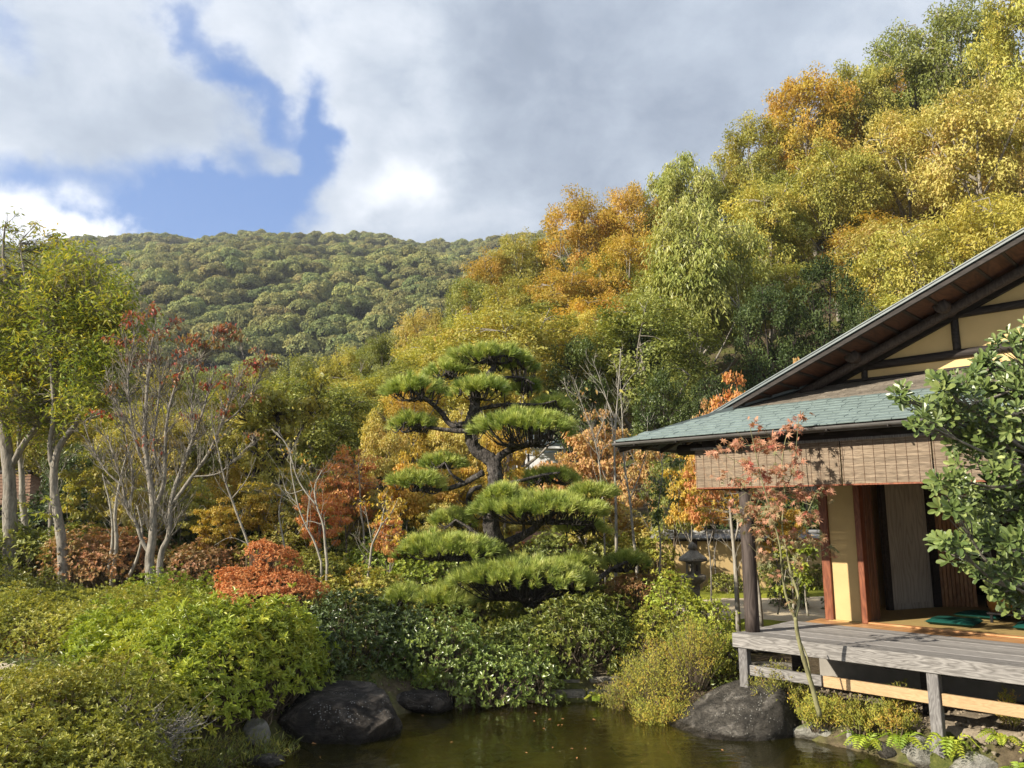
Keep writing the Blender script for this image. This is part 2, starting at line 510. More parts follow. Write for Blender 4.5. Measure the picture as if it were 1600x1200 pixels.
leaf_mat('pink_maple', [(0.32, 0.27, 0.09), (0.48, 0.34, 0.13), (0.52, 0.28, 0.13), (0.54, 0.42, 0.14)], 0.5, 0.32, 0.25)
leaf_mat('near_maple', [(0.17, 0.19, 0.09), (0.34, 0.24, 0.13), (0.46, 0.22, 0.14), (0.54, 0.30, 0.19), (0.42, 0.12, 0.09)], 0.5, 0.32, 0.3, 0.15, 2.0)
leaf_mat('red_leaf', [(0.16, 0.17, 0.05), (0.30, 0.20, 0.09), (0.34, 0.10, 0.06), (0.36, 0.04, 0.04)], 0.5, 0.3, 0.3, 0.2, 2.0)
leaf_mat('rust_leaf', [(0.15, 0.16, 0.05), (0.25, 0.21, 0.08), (0.38, 0.21, 0.10), (0.42, 0.19, 0.10)], 0.5, 0.3, 0.3, 0.25, 1.5)
leaf_mat('flame_azalea', [(0.32, 0.14, 0.05), (0.52, 0.24, 0.09), (0.58, 0.31, 0.13), (0.44, 0.16, 0.07)], 0.5, 0.3, 0.25, 0.2, 3.0, tint=(1.2, 0.8, 0.5))
leaf_mat('azalea_olive', [(0.13, 0.15, 0.03), (0.29, 0.31, 0.055), (0.46, 0.45, 0.09), (0.54, 0.42, 0.12)], 0.45, 0.28, 0.35, 0.35, 1.3)
leaf_mat('azalea_green', [(0.11, 0.15, 0.022), (0.24, 0.31, 0.040), (0.40, 0.46, 0.070), (0.50, 0.47, 0.07)], 0.38, 0.28, 0.45, 0.25, 1.5)
leaf_mat('azalea_dark', [(0.055, 0.075, 0.018), (0.13, 0.16, 0.032), (0.28, 0.29, 0.055), (0.40, 0.34, 0.08)], 0.4, 0.22, 0.4, 0.3, 1.5)
leaf_mat('glossy_dark', [(0.035, 0.055, 0.014), (0.075, 0.11, 0.025), (0.16, 0.20, 0.045)], 0.36, 0.12, 0.6, 0.25, 2.0)
leaf_mat('glossy_green', [(0.07, 0.10, 0.02), (0.15, 0.20, 0.04), (0.29, 0.34, 0.075)], 0.32, 0.15, 0.6, 0.25, 2.0)
leaf_mat('heath_yellow', [(0.13, 0.16, 0.03), (0.28, 0.30, 0.06), (0.44, 0.40, 0.07), (0.50, 0.30, 0.07)], 0.6, 0.3, 0.2, 0.3, 2.0)
leaf_mat('heath_mixed', [(0.10, 0.13, 0.03), (0.24, 0.26, 0.05), (0.38, 0.36, 0.07), (0.38, 0.22, 0.08)], 0.5, 0.3, 0.3, 0.35, 1.2)
leaf_mat('tobira_leaf', [(0.045, 0.070, 0.020), (0.085, 0.125, 0.032), (0.15, 0.195, 0.055), (0.30, 0.34, 0.12)], 0.36, 0.12, 0.6, 0.2, 3.0)
leaf_mat('pinnate_leaf', [(0.10, 0.15, 0.030), (0.22, 0.28, 0.05), (0.38, 0.40, 0.07), (0.52, 0.42, 0.07)], 0.5, 0.36, 0.25, 0.25, 0.6)
leaf_mat('pine_needle', [(0.085, 0.13, 0.032), (0.23, 0.30, 0.06), (0.40, 0.46, 0.11), (0.54, 0.56, 0.17)], 0.42, 0.16, 0.35, 0.15, 1.5)
leaf_mat('fern_leaf', [(0.13, 0.20, 0.02), (0.30, 0.40, 0.04), (0.48, 0.50, 0.06)], 0.5, 0.35, 0.3, 0.2, 2.0)
bark_mat('bark_grey', (0.10, 0.09, 0.075), (0.34, 0.305, 0.255), 16, 0.3, (0.28, 0.275, 0.235), 0.9, 0.04)
bark_mat('bark_brown', (0.055, 0.042, 0.032), (0.20, 0.165, 0.13), 7, 0.3)
bark_mat('bark_dark', (0.018, 0.015, 0.013), (0.07, 0.058, 0.05), 8, 0.3)
bark_mat('bark_pale', (0.16, 0.145, 0.12), (0.40, 0.37, 0.31), 18, 0.4)
bark_mat('bark_pine', (0.010, 0.009, 0.008), (0.13, 0.115, 0.105), 22, 0.5, (0.20, 0.19, 0.175), 1.0, 0.08)
bark_mat('twig', (0.08, 0.06, 0.04), (0.20, 0.16, 0.11), 12, 0.4)
bark_mat('maple_bark', (0.12, 0.11, 0.055), (0.26, 0.25, 0.13), 14, 0.4)
wood_mat('deck_grey', (0.17, 0.158, 0.15), (0.25, 0.236, 0.226), (0.33, 0.315, 0.30), 0, 6.0, .75, bs=.06)
wood_mat('beam_grey', (0.085, 0.078, 0.072), (0.185, 0.174, 0.164), (0.285, 0.27, 0.255), 0, 6.5, .8, bs=.3)
wood_mat('deck_orange', (0.26, 0.12, 0.05), (0.46, 0.24, 0.10), (0.60, 0.36, 0.18), 0, 3.0, 0.45)
wood_mat('rail_pale', (0.36, 0.23, 0.12), (0.47, 0.315, 0.165), (0.54, 0.375, 0.21), 0, 9.0, 0.75)
wood_mat('post_grey', (0.07, 0.064, 0.062), (0.15, 0.142, 0.138), (0.225, 0.214, 0.208), 2, 9.0)
wood_mat('post_brown', (0.026, 0.019, 0.016), (0.056, 0.042, 0.036), (0.086, 0.066, 0.057), 2, 4.0)
wood_mat('pillar_red', (0.10, 0.030, 0.014), (0.19, 0.060, 0.027), (0.27, 0.095, 0.042), 2, 5.0, 0.4)
wood_mat('board_ribbed', (0.16, 0.07, 0.03), (0.32, 0.16, 0.07), (0.42, 0.24, 0.11), 2, 5.0, 0.5)
wood_mat('jamb_brown', (0.07, 0.03, 0.018), (0.13, 0.06, 0.035), (0.19, 0.09, 0.05), 2, 4.0, 0.6)
wood_mat('door_wood', (0.26, 0.225, 0.18), (0.40, 0.35, 0.285), (0.50, 0.44, 0.36), 2, 2.5, 0.6)
wood_mat('beam_dark', (0.010, 0.008, 0.007), (0.026, 0.020, 0.017), (0.046, 0.036, 0.031), 0, 4.0)
wood_mat('soffit', (0.035, 0.015, 0.009), (0.078, 0.034, 0.019), (0.115, 0.052, 0.029), 1, 3.0)
wood_mat('blind', (0.13, 0.092, 0.06), (0.215, 0.16, 0.108), (0.30, 0.23, 0.16), 0, 6.0, 0.6, bs=0.1)
plain_mat('slate_green', (0.150, 0.192, 0.182), 0.5, 0.4, 0.14, 14, 0.3)
plain_mat('slate_brown', (0.175, 0.150, 0.120), 0.6, 0.35, 0.22, 14, 0.3)
plain_mat('roof_lead', (0.085, 0.105, 0.108), 0.45, 0.4, 0.2, 8)
plain_mat('plaster', (0.58, 0.425, 0.205), 0.9, 0.1, 0.10, 2.5, 0.1)
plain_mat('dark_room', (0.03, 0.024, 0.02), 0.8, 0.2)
plain_mat('tatami', (0.42, 0.30, 0.12), 0.8, 0.2, 0.1, 30)
plain_mat('cushion_green', (0.006, 0.062, 0.048), 0.75, 0.2, 0.12, 20, 0.15)
plain_mat('lamp_orange', (0.62, 0.26, 0.05), 0.5, 0.3, 0.08)
plain_mat('black_lacquer', (0.012, 0.011, 0.011), 0.25, 0.5)
plain_mat('gutter', (0.10, 0.095, 0.09), 0.45, 0.5, 0.2)
plain_mat('concrete', (0.30, 0.28, 0.25), 0.9, 0.1, 0.15)
plain_mat('white_wall', (0.72, 0.74, 0.76), 0.7, 0.2, 0.05)
plain_mat('window_glass', (0.42, 0.52, 0.62), 0.08, 0.8, 0.03)
plain_mat('wall_tile', (0.20, 0.20, 0.20), 0.5, 0.35, 0.2, 10)
plain_mat('shingle_bark', (0.20, 0.125, 0.085), 0.9, 0.1, 0.3, 12, 0.5)
plain_mat('cord', (0.12, 0.07, 0.045), 0.8, 0.1)
plain_mat('gravel_stone', (0.20, 0.165, 0.12), 0.9, 0.15, 0.3, 12)
plain_mat('fallen_leaf', (0.45, 0.22, 0.08), 0.6, 0.3, 0.3)
rock_mat('rock_dark', (0.010, 0.008, 0.007), (0.045, 0.037, 0.030), (0.16, 0.135, 0.11), (0.42, 0.42, 0.40), 0.6, 4.5)
rock_mat('rock_grey', (0.018, 0.016, 0.013), (0.075, 0.067, 0.056), (0.22, 0.20, 0.175), (0.42, 0.41, 0.37), 0.6, 5.5)
rock_mat('rock_pale', (0.16, 0.15, 0.125), (0.34, 0.33, 0.29), (0.52, 0.51, 0.46), (0.6, 0.6, 0.55), 0.3, 4.0, (0.10, 0.12, 0.03))
rock_mat('rock_bed', (0.14, 0.085, 0.02), (0.30, 0.19, 0.05), (0.42, 0.30, 0.10), (0.5, 0.4, 0.2), 0.2, 3.0)
rock_mat('rock_curb', (0.10, 0.09, 0.075), (0.26, 0.24, 0.20), (0.42, 0.39, 0.33), (0.5, 0.5, 0.45), 0.3, 4.0)
rock_mat('lantern_stone', (0.16, 0.14, 0.11), (0.34, 0.30, 0.24), (0.48, 0.43, 0.35), (0.4, 0.4, 0.34), 0.5, 6.0)

def ground_mat():
    m, T, out = new_mat('soil')
    pos = T.node('ShaderNodeNewGeometry').outputs['Position']
    n = T.noise(pos, 0.8, 8, 0.65); n2 = T.noise(pos, 16, 6, 0.7)
    col = T.ramp(n2, [(0.3, (0.045, 0.035, 0.022)), (0.6, (0.11, 0.085, 0.055)), (0.8, (0.19, 0.15, 0.09))])
    col = T.mix(T.smooth(n, 0.45, 0.6, 0, 0.85), col, T.ramp(n2, [(0.3, (0.035, 0.05, 0.012)), (0.7, (0.12, 0.13, 0.03))]))
    sz = T.node('ShaderNodeSeparateXYZ'); T.put(sz.inputs[0], pos)
    bed = T.smooth(sz.outputs[2], -0.12, 0.02, 1, 0)
    bedc = T.ramp(T.noise(pos, 3.5, 6, 0.6), [(0.3, (0.10, 0.085, 0.02)), (0.55, (0.22, 0.17, 0.04)), (0.75, (0.38, 0.27, 0.07))])
    col = T.mix(bed, col, bedc)
    principled(T, out, col, 0.95, 0.1, n2, 0.6, 0.03)
    MATS['soil'] = m
ground_mat()
def simple_noise_mat(name, stops, s1, s2, rough=0.95, bd=0.01):
    m, T, out = new_mat(name)
    pos = T.node('ShaderNodeNewGeometry').outputs['Position']
    n = T.noise(pos, s1, 6, 0.7); n2 = T.noise(pos, s2, 3, 0.6)
    f = T.m('MULTIPLY_ADD', n, 0.6, T.m('MULTIPLY', n2, 0.4))
    principled(T, out, T.ramp(f, stops), rough, 0.1, f, 0.6, bd)
    MATS[name] = m
simple_noise_mat('sand', [(0.35, (0.36, 0.29, 0.19)), (0.65, (0.62, 0.53, 0.38))], 60, 2)
simple_noise_mat('moss', [(0.35, (0.07, 0.085, 0.012)), (0.65, (0.25, 0.26, 0.035))], 30, 1.5, bd=0.03)
simple_noise_mat('hill_soil', [(0.35, (0.020, 0.030, 0.010)), (0.65, (0.055, 0.060, 0.022))], 0.5, 0.02)
simple_noise_mat('pebble_ground', [(0.35, (0.10, 0.08, 0.06)), (0.65, (0.36, 0.30, 0.22))], 45, 3)

def water_mat():
    m, T, out = new_mat('water')
    pos = T.node('ShaderNodeNewGeometry').outputs['Position']
    n = T.noise(T.mapping(pos, (1, 1.6, 1)), 5.0, 4, 0.55, 0.6)
    bp = T.node('ShaderNodeBump'); T.put(bp.inputs['Height'], n)
    bp.inputs['Strength'].default_value = 0.16; bp.inputs['Distance'].default_value = 0.05
    fr = T.node('ShaderNodeFresnel'); fr.inputs[0].default_value = 1.45; T.l.new(bp.outputs[0], fr.inputs['Normal'])
    gl = T.node('ShaderNodeBsdfGlossy'); gl.inputs['Roughness'].default_value = 0.015; T.put(gl.inputs[0], (0.95, 0.95, 0.9)); T.l.new(bp.outputs[0], gl.inputs['Normal'])
    tr = T.node('ShaderNodeBsdfTransparent'); T.put(tr.inputs[0], (0.74, 0.68, 0.34))
    df = T.node('ShaderNodeBsdfDiffuse'); T.put(df.inputs[0], (0.11, 0.10, 0.018))
    m0 = T.node('ShaderNodeMixShader'); m0.inputs[0].default_value = 0.35
    m0.inputs[0].default_value = 0.12
    T.l.new(tr.outputs[0], m0.inputs[1]); T.l.new(df.outputs[0], m0.inputs[2])
    m1 = T.node('ShaderNodeMixShader'); T.put(m1.inputs[0], T.m('MINIMUM', T.m('MULTIPLY_ADD', fr.outputs[0], 1.25, 0.03), 1.0))
    T.l.new(m0.outputs[0], m1.inputs[1]); T.l.new(gl.outputs[0], m1.inputs[2]); T.l.new(m1.outputs[0], out.inputs[0])
    MATS['water'] = m
water_mat()

# ------------------------------------------------------------------ terrain
POND = np.array([(-3.5, 6.9), (-2.8, 7.9), (-2.3, 8.9), (-1.4, 9.6), (-0.7, 10.25), (0.4, 10.3), (1.55, 10.25), (1.95, 9.45), (3.1, 8.75), (3.75, 7.85), (4.4, 7.3), (5.3, 6.5), (5.6, 5.6), (3.3, 4.6), (2.5, 2.6), (-2.0, 2.2), (-3.2, 4.5)])
def pond_sd(x, y):
    """signed distance (positive outside)"""
    x = np.asarray(x, float); y = np.asarray(y, float)
    d = np.full(x.shape, 1e9); ins = np.zeros(x.shape, bool)
    n = len(POND)
    for i in range(n):
        a = POND[i]; b = POND[(i + 1) % n]
        e = b - a; wx = x - a[0]; wy = y - a[1]
        t = np.clip((wx * e[0] + wy * e[1]) / (e @ e), 0, 1)
        d = np.minimum(d, np.hypot(wx - e[0] * t, wy - e[1] * t))
        c = ((a[1] <= y) & (b[1] > y)) | ((b[1] <= y) & (a[1] > y))
        with np.errstate(divide='ignore', invalid='ignore'):
            xx = a[0] + (y - a[1]) * e[0] / e[1]
        ins ^= c & (x < xx)
    return np.where(ins, -d, d)
def sstep(t): t = np.clip(t, 0, 1); return t * t * (3 - 2 * t)
def G(x, y):
    x = np.asarray(x, float); y = np.asarray(y, float)
    sd = pond_sd(x, y)
    base = 0.45 + 0.25 * sstep((y - 10) / 8) + 0.05 * np.sin(x * 0.9 + 1) * np.cos(y * 0.7)
    under = sstep((x + y - 11.2) / 0.8) * sstep((x - 1.9) / 0.6) * sstep((16 - y) / 3)   # beneath the veranda
    base = base - under * 0.12
    near = np.where(sd > 0, np.minimum(0.06 + sd * 0.7, 10), np.maximum(-0.42, sd * 0.8 + 0.0))
    k = 0.12
    z = np.where(sd > 0, np.minimum(near, base), near)
    f = np.clip(12 + 0.5 * x, 2.0, 30) 
    ramp = np.clip((y - 20) / 33, 0, 1.25)
    rise = f * np.where(ramp < 0.12, ramp * ramp / 0.24, ramp - 0.06)
    back = np.clip((y - 64) / 60, 0, 1)
    rise = rise * (1 - 0.75 * sstep(back))
    side = 1 - sstep((-x - 60) / 60)
    return z + rise * np.clip(side, 0.15, 1)
def Gs(x, y): return float(G(np.array([x]), np.array([y]))[0])

def axis_coords(lo_f, hi_f, step, lo, hi, grow=1.18):
    a = list(np.arange(lo_f, hi_f + 1e-6, step))
    s = step; v = hi_f
    while v < hi: s *= grow; v += s; a.append(min(v, hi))
    s = step; v = lo_f
    while v > lo: s *= grow; v -= s; a.insert(0, max(v, lo))
    return np.array(a)
def grid_mesh(xs, ys, fn, mb):
    X, Y = np.meshgrid(xs, ys)
    Z = fn(X, Y)
    nx, ny = len(xs), len(ys)
    i = np.arange(ny - 1)[:, None] * nx; j = np.arange(nx - 1)[None, :]
    F = np.stack([i + j, i + j + 1, i + nx + j + 1, i + nx + j], -1).reshape(-1, 4)
    mb.add(np.stack([X, Y, Z], -1).reshape(-1, 3), F)
    return mb
def noise2(x, y, s, seed=0):
    r = np.random.default_rng(seed)
    z = 0
    for k in range(4):
        a = r.uniform(0, 2 * PI, 3); f = s * 1.9 ** k
        z = z + (np.sin(x * f * math.cos(a[0]) + y * f * math.sin(a[0]) + a[1]) * np.cos(y * f * math.cos(a[0] + 1) - x * f * 0.8 + a[2])) / 1.8 ** k
    return z
def ground_h(X, Y): return G(X, Y) + 0.02 * noise2(X, Y, 3.0, 5) * (np.abs(pond_sd(X, Y)) < 30)
tagp(grid_mesh(axis_coords(-6, 7, 0.14, -900, 900), axis_coords(2, 12, 0.14, -600, 1500), ground_h, MB()).build('ground', MATS['soil'], smooth=True), kind='structure')
wm = MB(); wm.add([(-8, 1.5, 0), (7, 1.5, 0), (7, 12, 0), (-8, 12, 0)], [(0, 1, 2, 3)])
tagp(wm.build('water', MATS['water']), kind='structure')

def HH(x, y):
    t = np.clip((y - 130) / 400, 0, 1.6)
    crest = 200 - 0.0006 * np.clip(-x - 220, 0, None) ** 2 + 0.01 * x
    prof = np.where(t < 1, t ** 0.92, 1 - 0.5 * (t - 1))
    fold = 7 * noise2(x, y, 0.012, 3) * sstep(t * 3) + 3.0 * noise2(x, y, 0.035, 9) * sstep(t * 3) * sstep((1.05 - t) * 4 + 0.2)
    return -3 + crest * prof + fold
tagp(grid_mesh(np.linspace(-700, 500, 110), np.linspace(120, 760, 80), HH, MB()).build('hill', MATS['hill_soil'], smooth=True), kind='structure')

def patch(name, mat, poly, dz=0.02, n=26, thick=0.0):
    """a sheet over the ground inside a rounded outline"""
    poly = np.array(poly); c = poly.mean(0)
    pts = curve(np.vstack([poly, poly[:1]]), 60)[:-1]
    mb = MB(); rings = 8; V = [np.array([[c[0], c[1]]])]
    for k in range(1, rings + 1):
        V.append(c + (pts - c) * (k / rings))
    V = np.vstack(V); Z = G(V[:, 0], V[:, 1]) + 0.02 * noise2(V[:, 0], V[:, 1], 3.0, 5) + dz
    Z[-59:] -= 0.0
    m = len(pts)
    Z[1 + (rings - 1) * m:] -= dz + 0.02
    F = [(0, 1 + j, 1 + (j + 1) % m) for j in range(m)]
    for k in range(rings - 1):
        a = 1 + k * m
        F += [(a + j, a + m + j, a + m + (j + 1) % m, a + (j + 1) % m) for j in range(m)]
    mb.add(np.column_stack([V, Z]), F)
    return tagp(mb.build(name, MATS[mat], smooth=True), kind='structure')
patch('sand_court', 'sand', [(2.6, 14.2), (5, 13.4), (9, 13.0), (13, 13), (13, 15.6), (8, 16.0), (4, 15.9), (2.8, 15.4)], 0.05)
patch('sand_path', 'sand', [(-12, 9.2), (-8.5, 9.0), (-6.0, 9.1), (-5.6, 9.6), (-6.4, 10.2), (-9, 10.6), (-12, 10.6)], 0.06)
patch('moss', 'moss', [(3.1, 12.6), (4.2, 12.2), (5.2, 12.3), (5.0, 13.3), (4.0, 13.7), (3.2, 13.5)], 0.09)
patch('moss_bank', 'moss', [(3.0, 16.1), (6, 15.9), (9, 16.2), (9, 17.2), (6, 17.2), (3.2, 17.2)], 0.10)
patch('pebble_bed', 'pebble_ground', [(3.0, 9.0), (3.7, 8.3), (4.4, 7.6), (5.5, 6.9), (7.0, 6.5), (7.5, 8.0), (5.8, 9.6), (4.0, 10.4), (3.0, 10.0)], 0.03)

# ------------------------------------------------------------------ tree prototypes
def tree_arrays(seed, H, R, base, ncl, lpc, clr, L, W, droop=0.5, tr=0.16, kind='rhomb', limbs=7, flat=0.6, lean=0.0, shell=0.5, layered=0.0, hang=0.0):
    rng = np.random.default_rng(seed)
    cz = H * (base + 1) / 2; hz = H * (1 - base) / 2
    # lobes give the crown an uneven outline
    nl = 7
    ld = sph(rng, nl); ld[:, 2] = np.abs(ld[:, 2]) * 0.8
    d = sph(rng, ncl * 2); d = d[d[:, 2] > -0.75][:ncl]
    k = len(d)
    lob = np.max(np.clip(d @ ld.T, 0, 1) ** 5, axis=1)
    r = (shell + (1 - shell) * rng.random(k) ** 0.6) * (0.74 + 0.30 * lob)
    c = d * r[:, None] * np.array([R, R, hz]) + np.array([0, 0, cz])
    if layered: c[:, 2] = np.round(c[:, 2] / layered) * layered + rng.normal(0, 0.12, k)
    c[:, 0] += lean * c[:, 2]
    wood = MB()
    tp = np.array([(0, 0, -0.4), (rng.normal(0, .12), rng.normal(0, .12), H * base * 0.7), (rng.normal(0, .3), rng.normal(0, .3), H * (base + .25)), (lean * H * .8 + rng.normal(0, .4), rng.normal(0, .4), H * .86)])
    tc = curve(tp, 14)
    tube(wood, tc, tr * np.linspace(1.15, 0.18, 14), 7, 0.06, rng)
    paths = [tc]
    for i in range(limbs):
        a = i * 2.4 + rng.random() * .8
        el = rng.uniform(0.2, 1.1)
        s = tc[int(4 + rng.random() * 6)]
        e = np.array([math.cos(a) * R * .72 * math.cos(el * .6), math.sin(a) * R * .72 * math.cos(el * .6), min(H * .9, s[2] + hz * rng.uniform(.5, 1.1))])
        mid = s * .5 + e * .5 + np.array([rng.normal(0, .25), rng.normal(0, .25), -0.15 * R * .3])
        pc = curve([s, mid, e], 9)
        tube(wood, pc, tr * np.linspace(.48, .10, 9), 5, 0.05, rng)
        paths.append(pc)
    allp = np.vstack(paths)
    for ci in c:
        dd = np.linalg.norm(allp - ci, axis=1) + 0.4 * np.clip(allp[:, 2] - ci[2], 0, None)
        s = allp[np.argmin(dd)]
        mid = (s + ci) / 2 + rng.normal(0, .12, 3) + np.array([0, 0, .1])
        tube(wood, curve([s, mid, ci], 5), np.linspace(.022, .008, 5) * (tr / .14), 3, cap=False)
    # leaves
    n = k * lpc
    ci = np.repeat(c, lpc, axis=0)
    csz = np.repeat(rng.uniform(.65, 1.3, k), lpc)
    q = sph(rng, n) * (rng.random(n) ** 0.45)[:, None] * csz[:, None] * clr
    q[:, 2] *= flat
    p = ci + q
    out = nrm(p - np.array([0, 0, cz - hz * .3]))
    T = nrm(sph(rng, n) * np.array([1, 1, .6]) + out * .5 + np.array([0, 0, -droop]))
    N = nrm(sph(rng, n) * .65 + out * .6 + np.array([0, 0, .55]))
    if hang: p[:, 2] -= hang * rng.random(n) ** 2
    LL = L * rng.uniform(.65, 1.3, n)
    cr = np.repeat(rng.random(k), lpc)
    rnd = np.clip(.5 * cr + .5 * rng.random(n), 0, 1)
    crown = MB()
    leaves(crown, p, T, N, LL, W / L * LL, rnd, kind)
    return wood, crown

PROTO = {}
def make_proto(key, mat, bark, **kw):
    wood, crown = tree_arrays(**kw)
    PROTO[key] = (wood.mesh('trunk', MATS[bark], smooth=True), crown.mesh('crown', MATS[mat]), kw['H'], kw['R'])
for i in range(5):
    make_proto('oak%d' % i, 'oak_yellow_green', 'bark_grey', seed=10 + i, H=10, R=4.0, base=[.18, .25, .15, .3, .2][i], ncl=120, lpc=150, clr=.84, L=.20, W=.10, droop=.6, limbs=9, tr=.19)
for i in range(2):
    make_proto('willow%d' % i, 'willow_oak', 'bark_grey', seed=30 + i, H=10, R=3.8, base=.2, ncl=130, lpc=105, clr=.66, L=.30, W=.10, droop=1.3, flat=1.0, hang=.5)
for i in range(3):
    make_proto('ever%d' % i, 'evergreen', 'bark_dark', seed=40 + i, H=8, R=3.0, base=.08, ncl=130, lpc=110, clr=.55, L=.15, W=.085, droop=.3, flat=.7)
for i in range(3):
    make_proto('maple%d' % i, 'orange_maple', 'bark_grey', seed=50 + i, H=5, R=2.0, base=.30, ncl=85, lpc=85, clr=.40, L=.13, W=.11, droop=.5, flat=.35, tr=.07, layered=.45, limbs=8, shell=.3)
for i in range(3):
    make_proto('small%d' % i, 'oak_yellow_green', 'bark_brown', seed=60 + i, H=6, R=2.4, base=.25, ncl=90, lpc=90, clr=.48, L=.16, W=.085, droop=.7, tr=.09)

def copy_mesh_obj(name, me, parent, mat=None):
    o = bpy.data.objects.new(name, me); C.objects.link(o); o.parent = parent
    if mat:
        o.material_slots[0].link = 'OBJECT'; o.material_slots[0].material = MATS[mat]
    return o
rs = random.Random(7)
def put_tree(key, px, top, Y, wpx, mat, label, name='oak_tree', group=None, bark=None, xyz=None, cat='tree'):
    """crown top at pixel (px, top) when standing at distance Y; crown half-width wpx pixels"""
    wood, crown, H, R = PROTO[key]
    if xyz is None:
        t = P(px, top, Y); x = t[0]; z = t[2]
        g = Gs(x, Y)
        h = max(1.5, z - g)
        rad = wpx / 1219.0 * Y
    else:
        x, Y, h, rad = xyz; g = Gs(x, Y)
    e = empty(name, (x, Y, g), rs.uniform(0, 6.28), label, cat, group)
    s = rad / R
    e.scale = (s, s, h / H)
    copy_mesh_obj('trunk', wood, e, bark); copy_mesh_obj('crown', crown, e, mat)
    return e

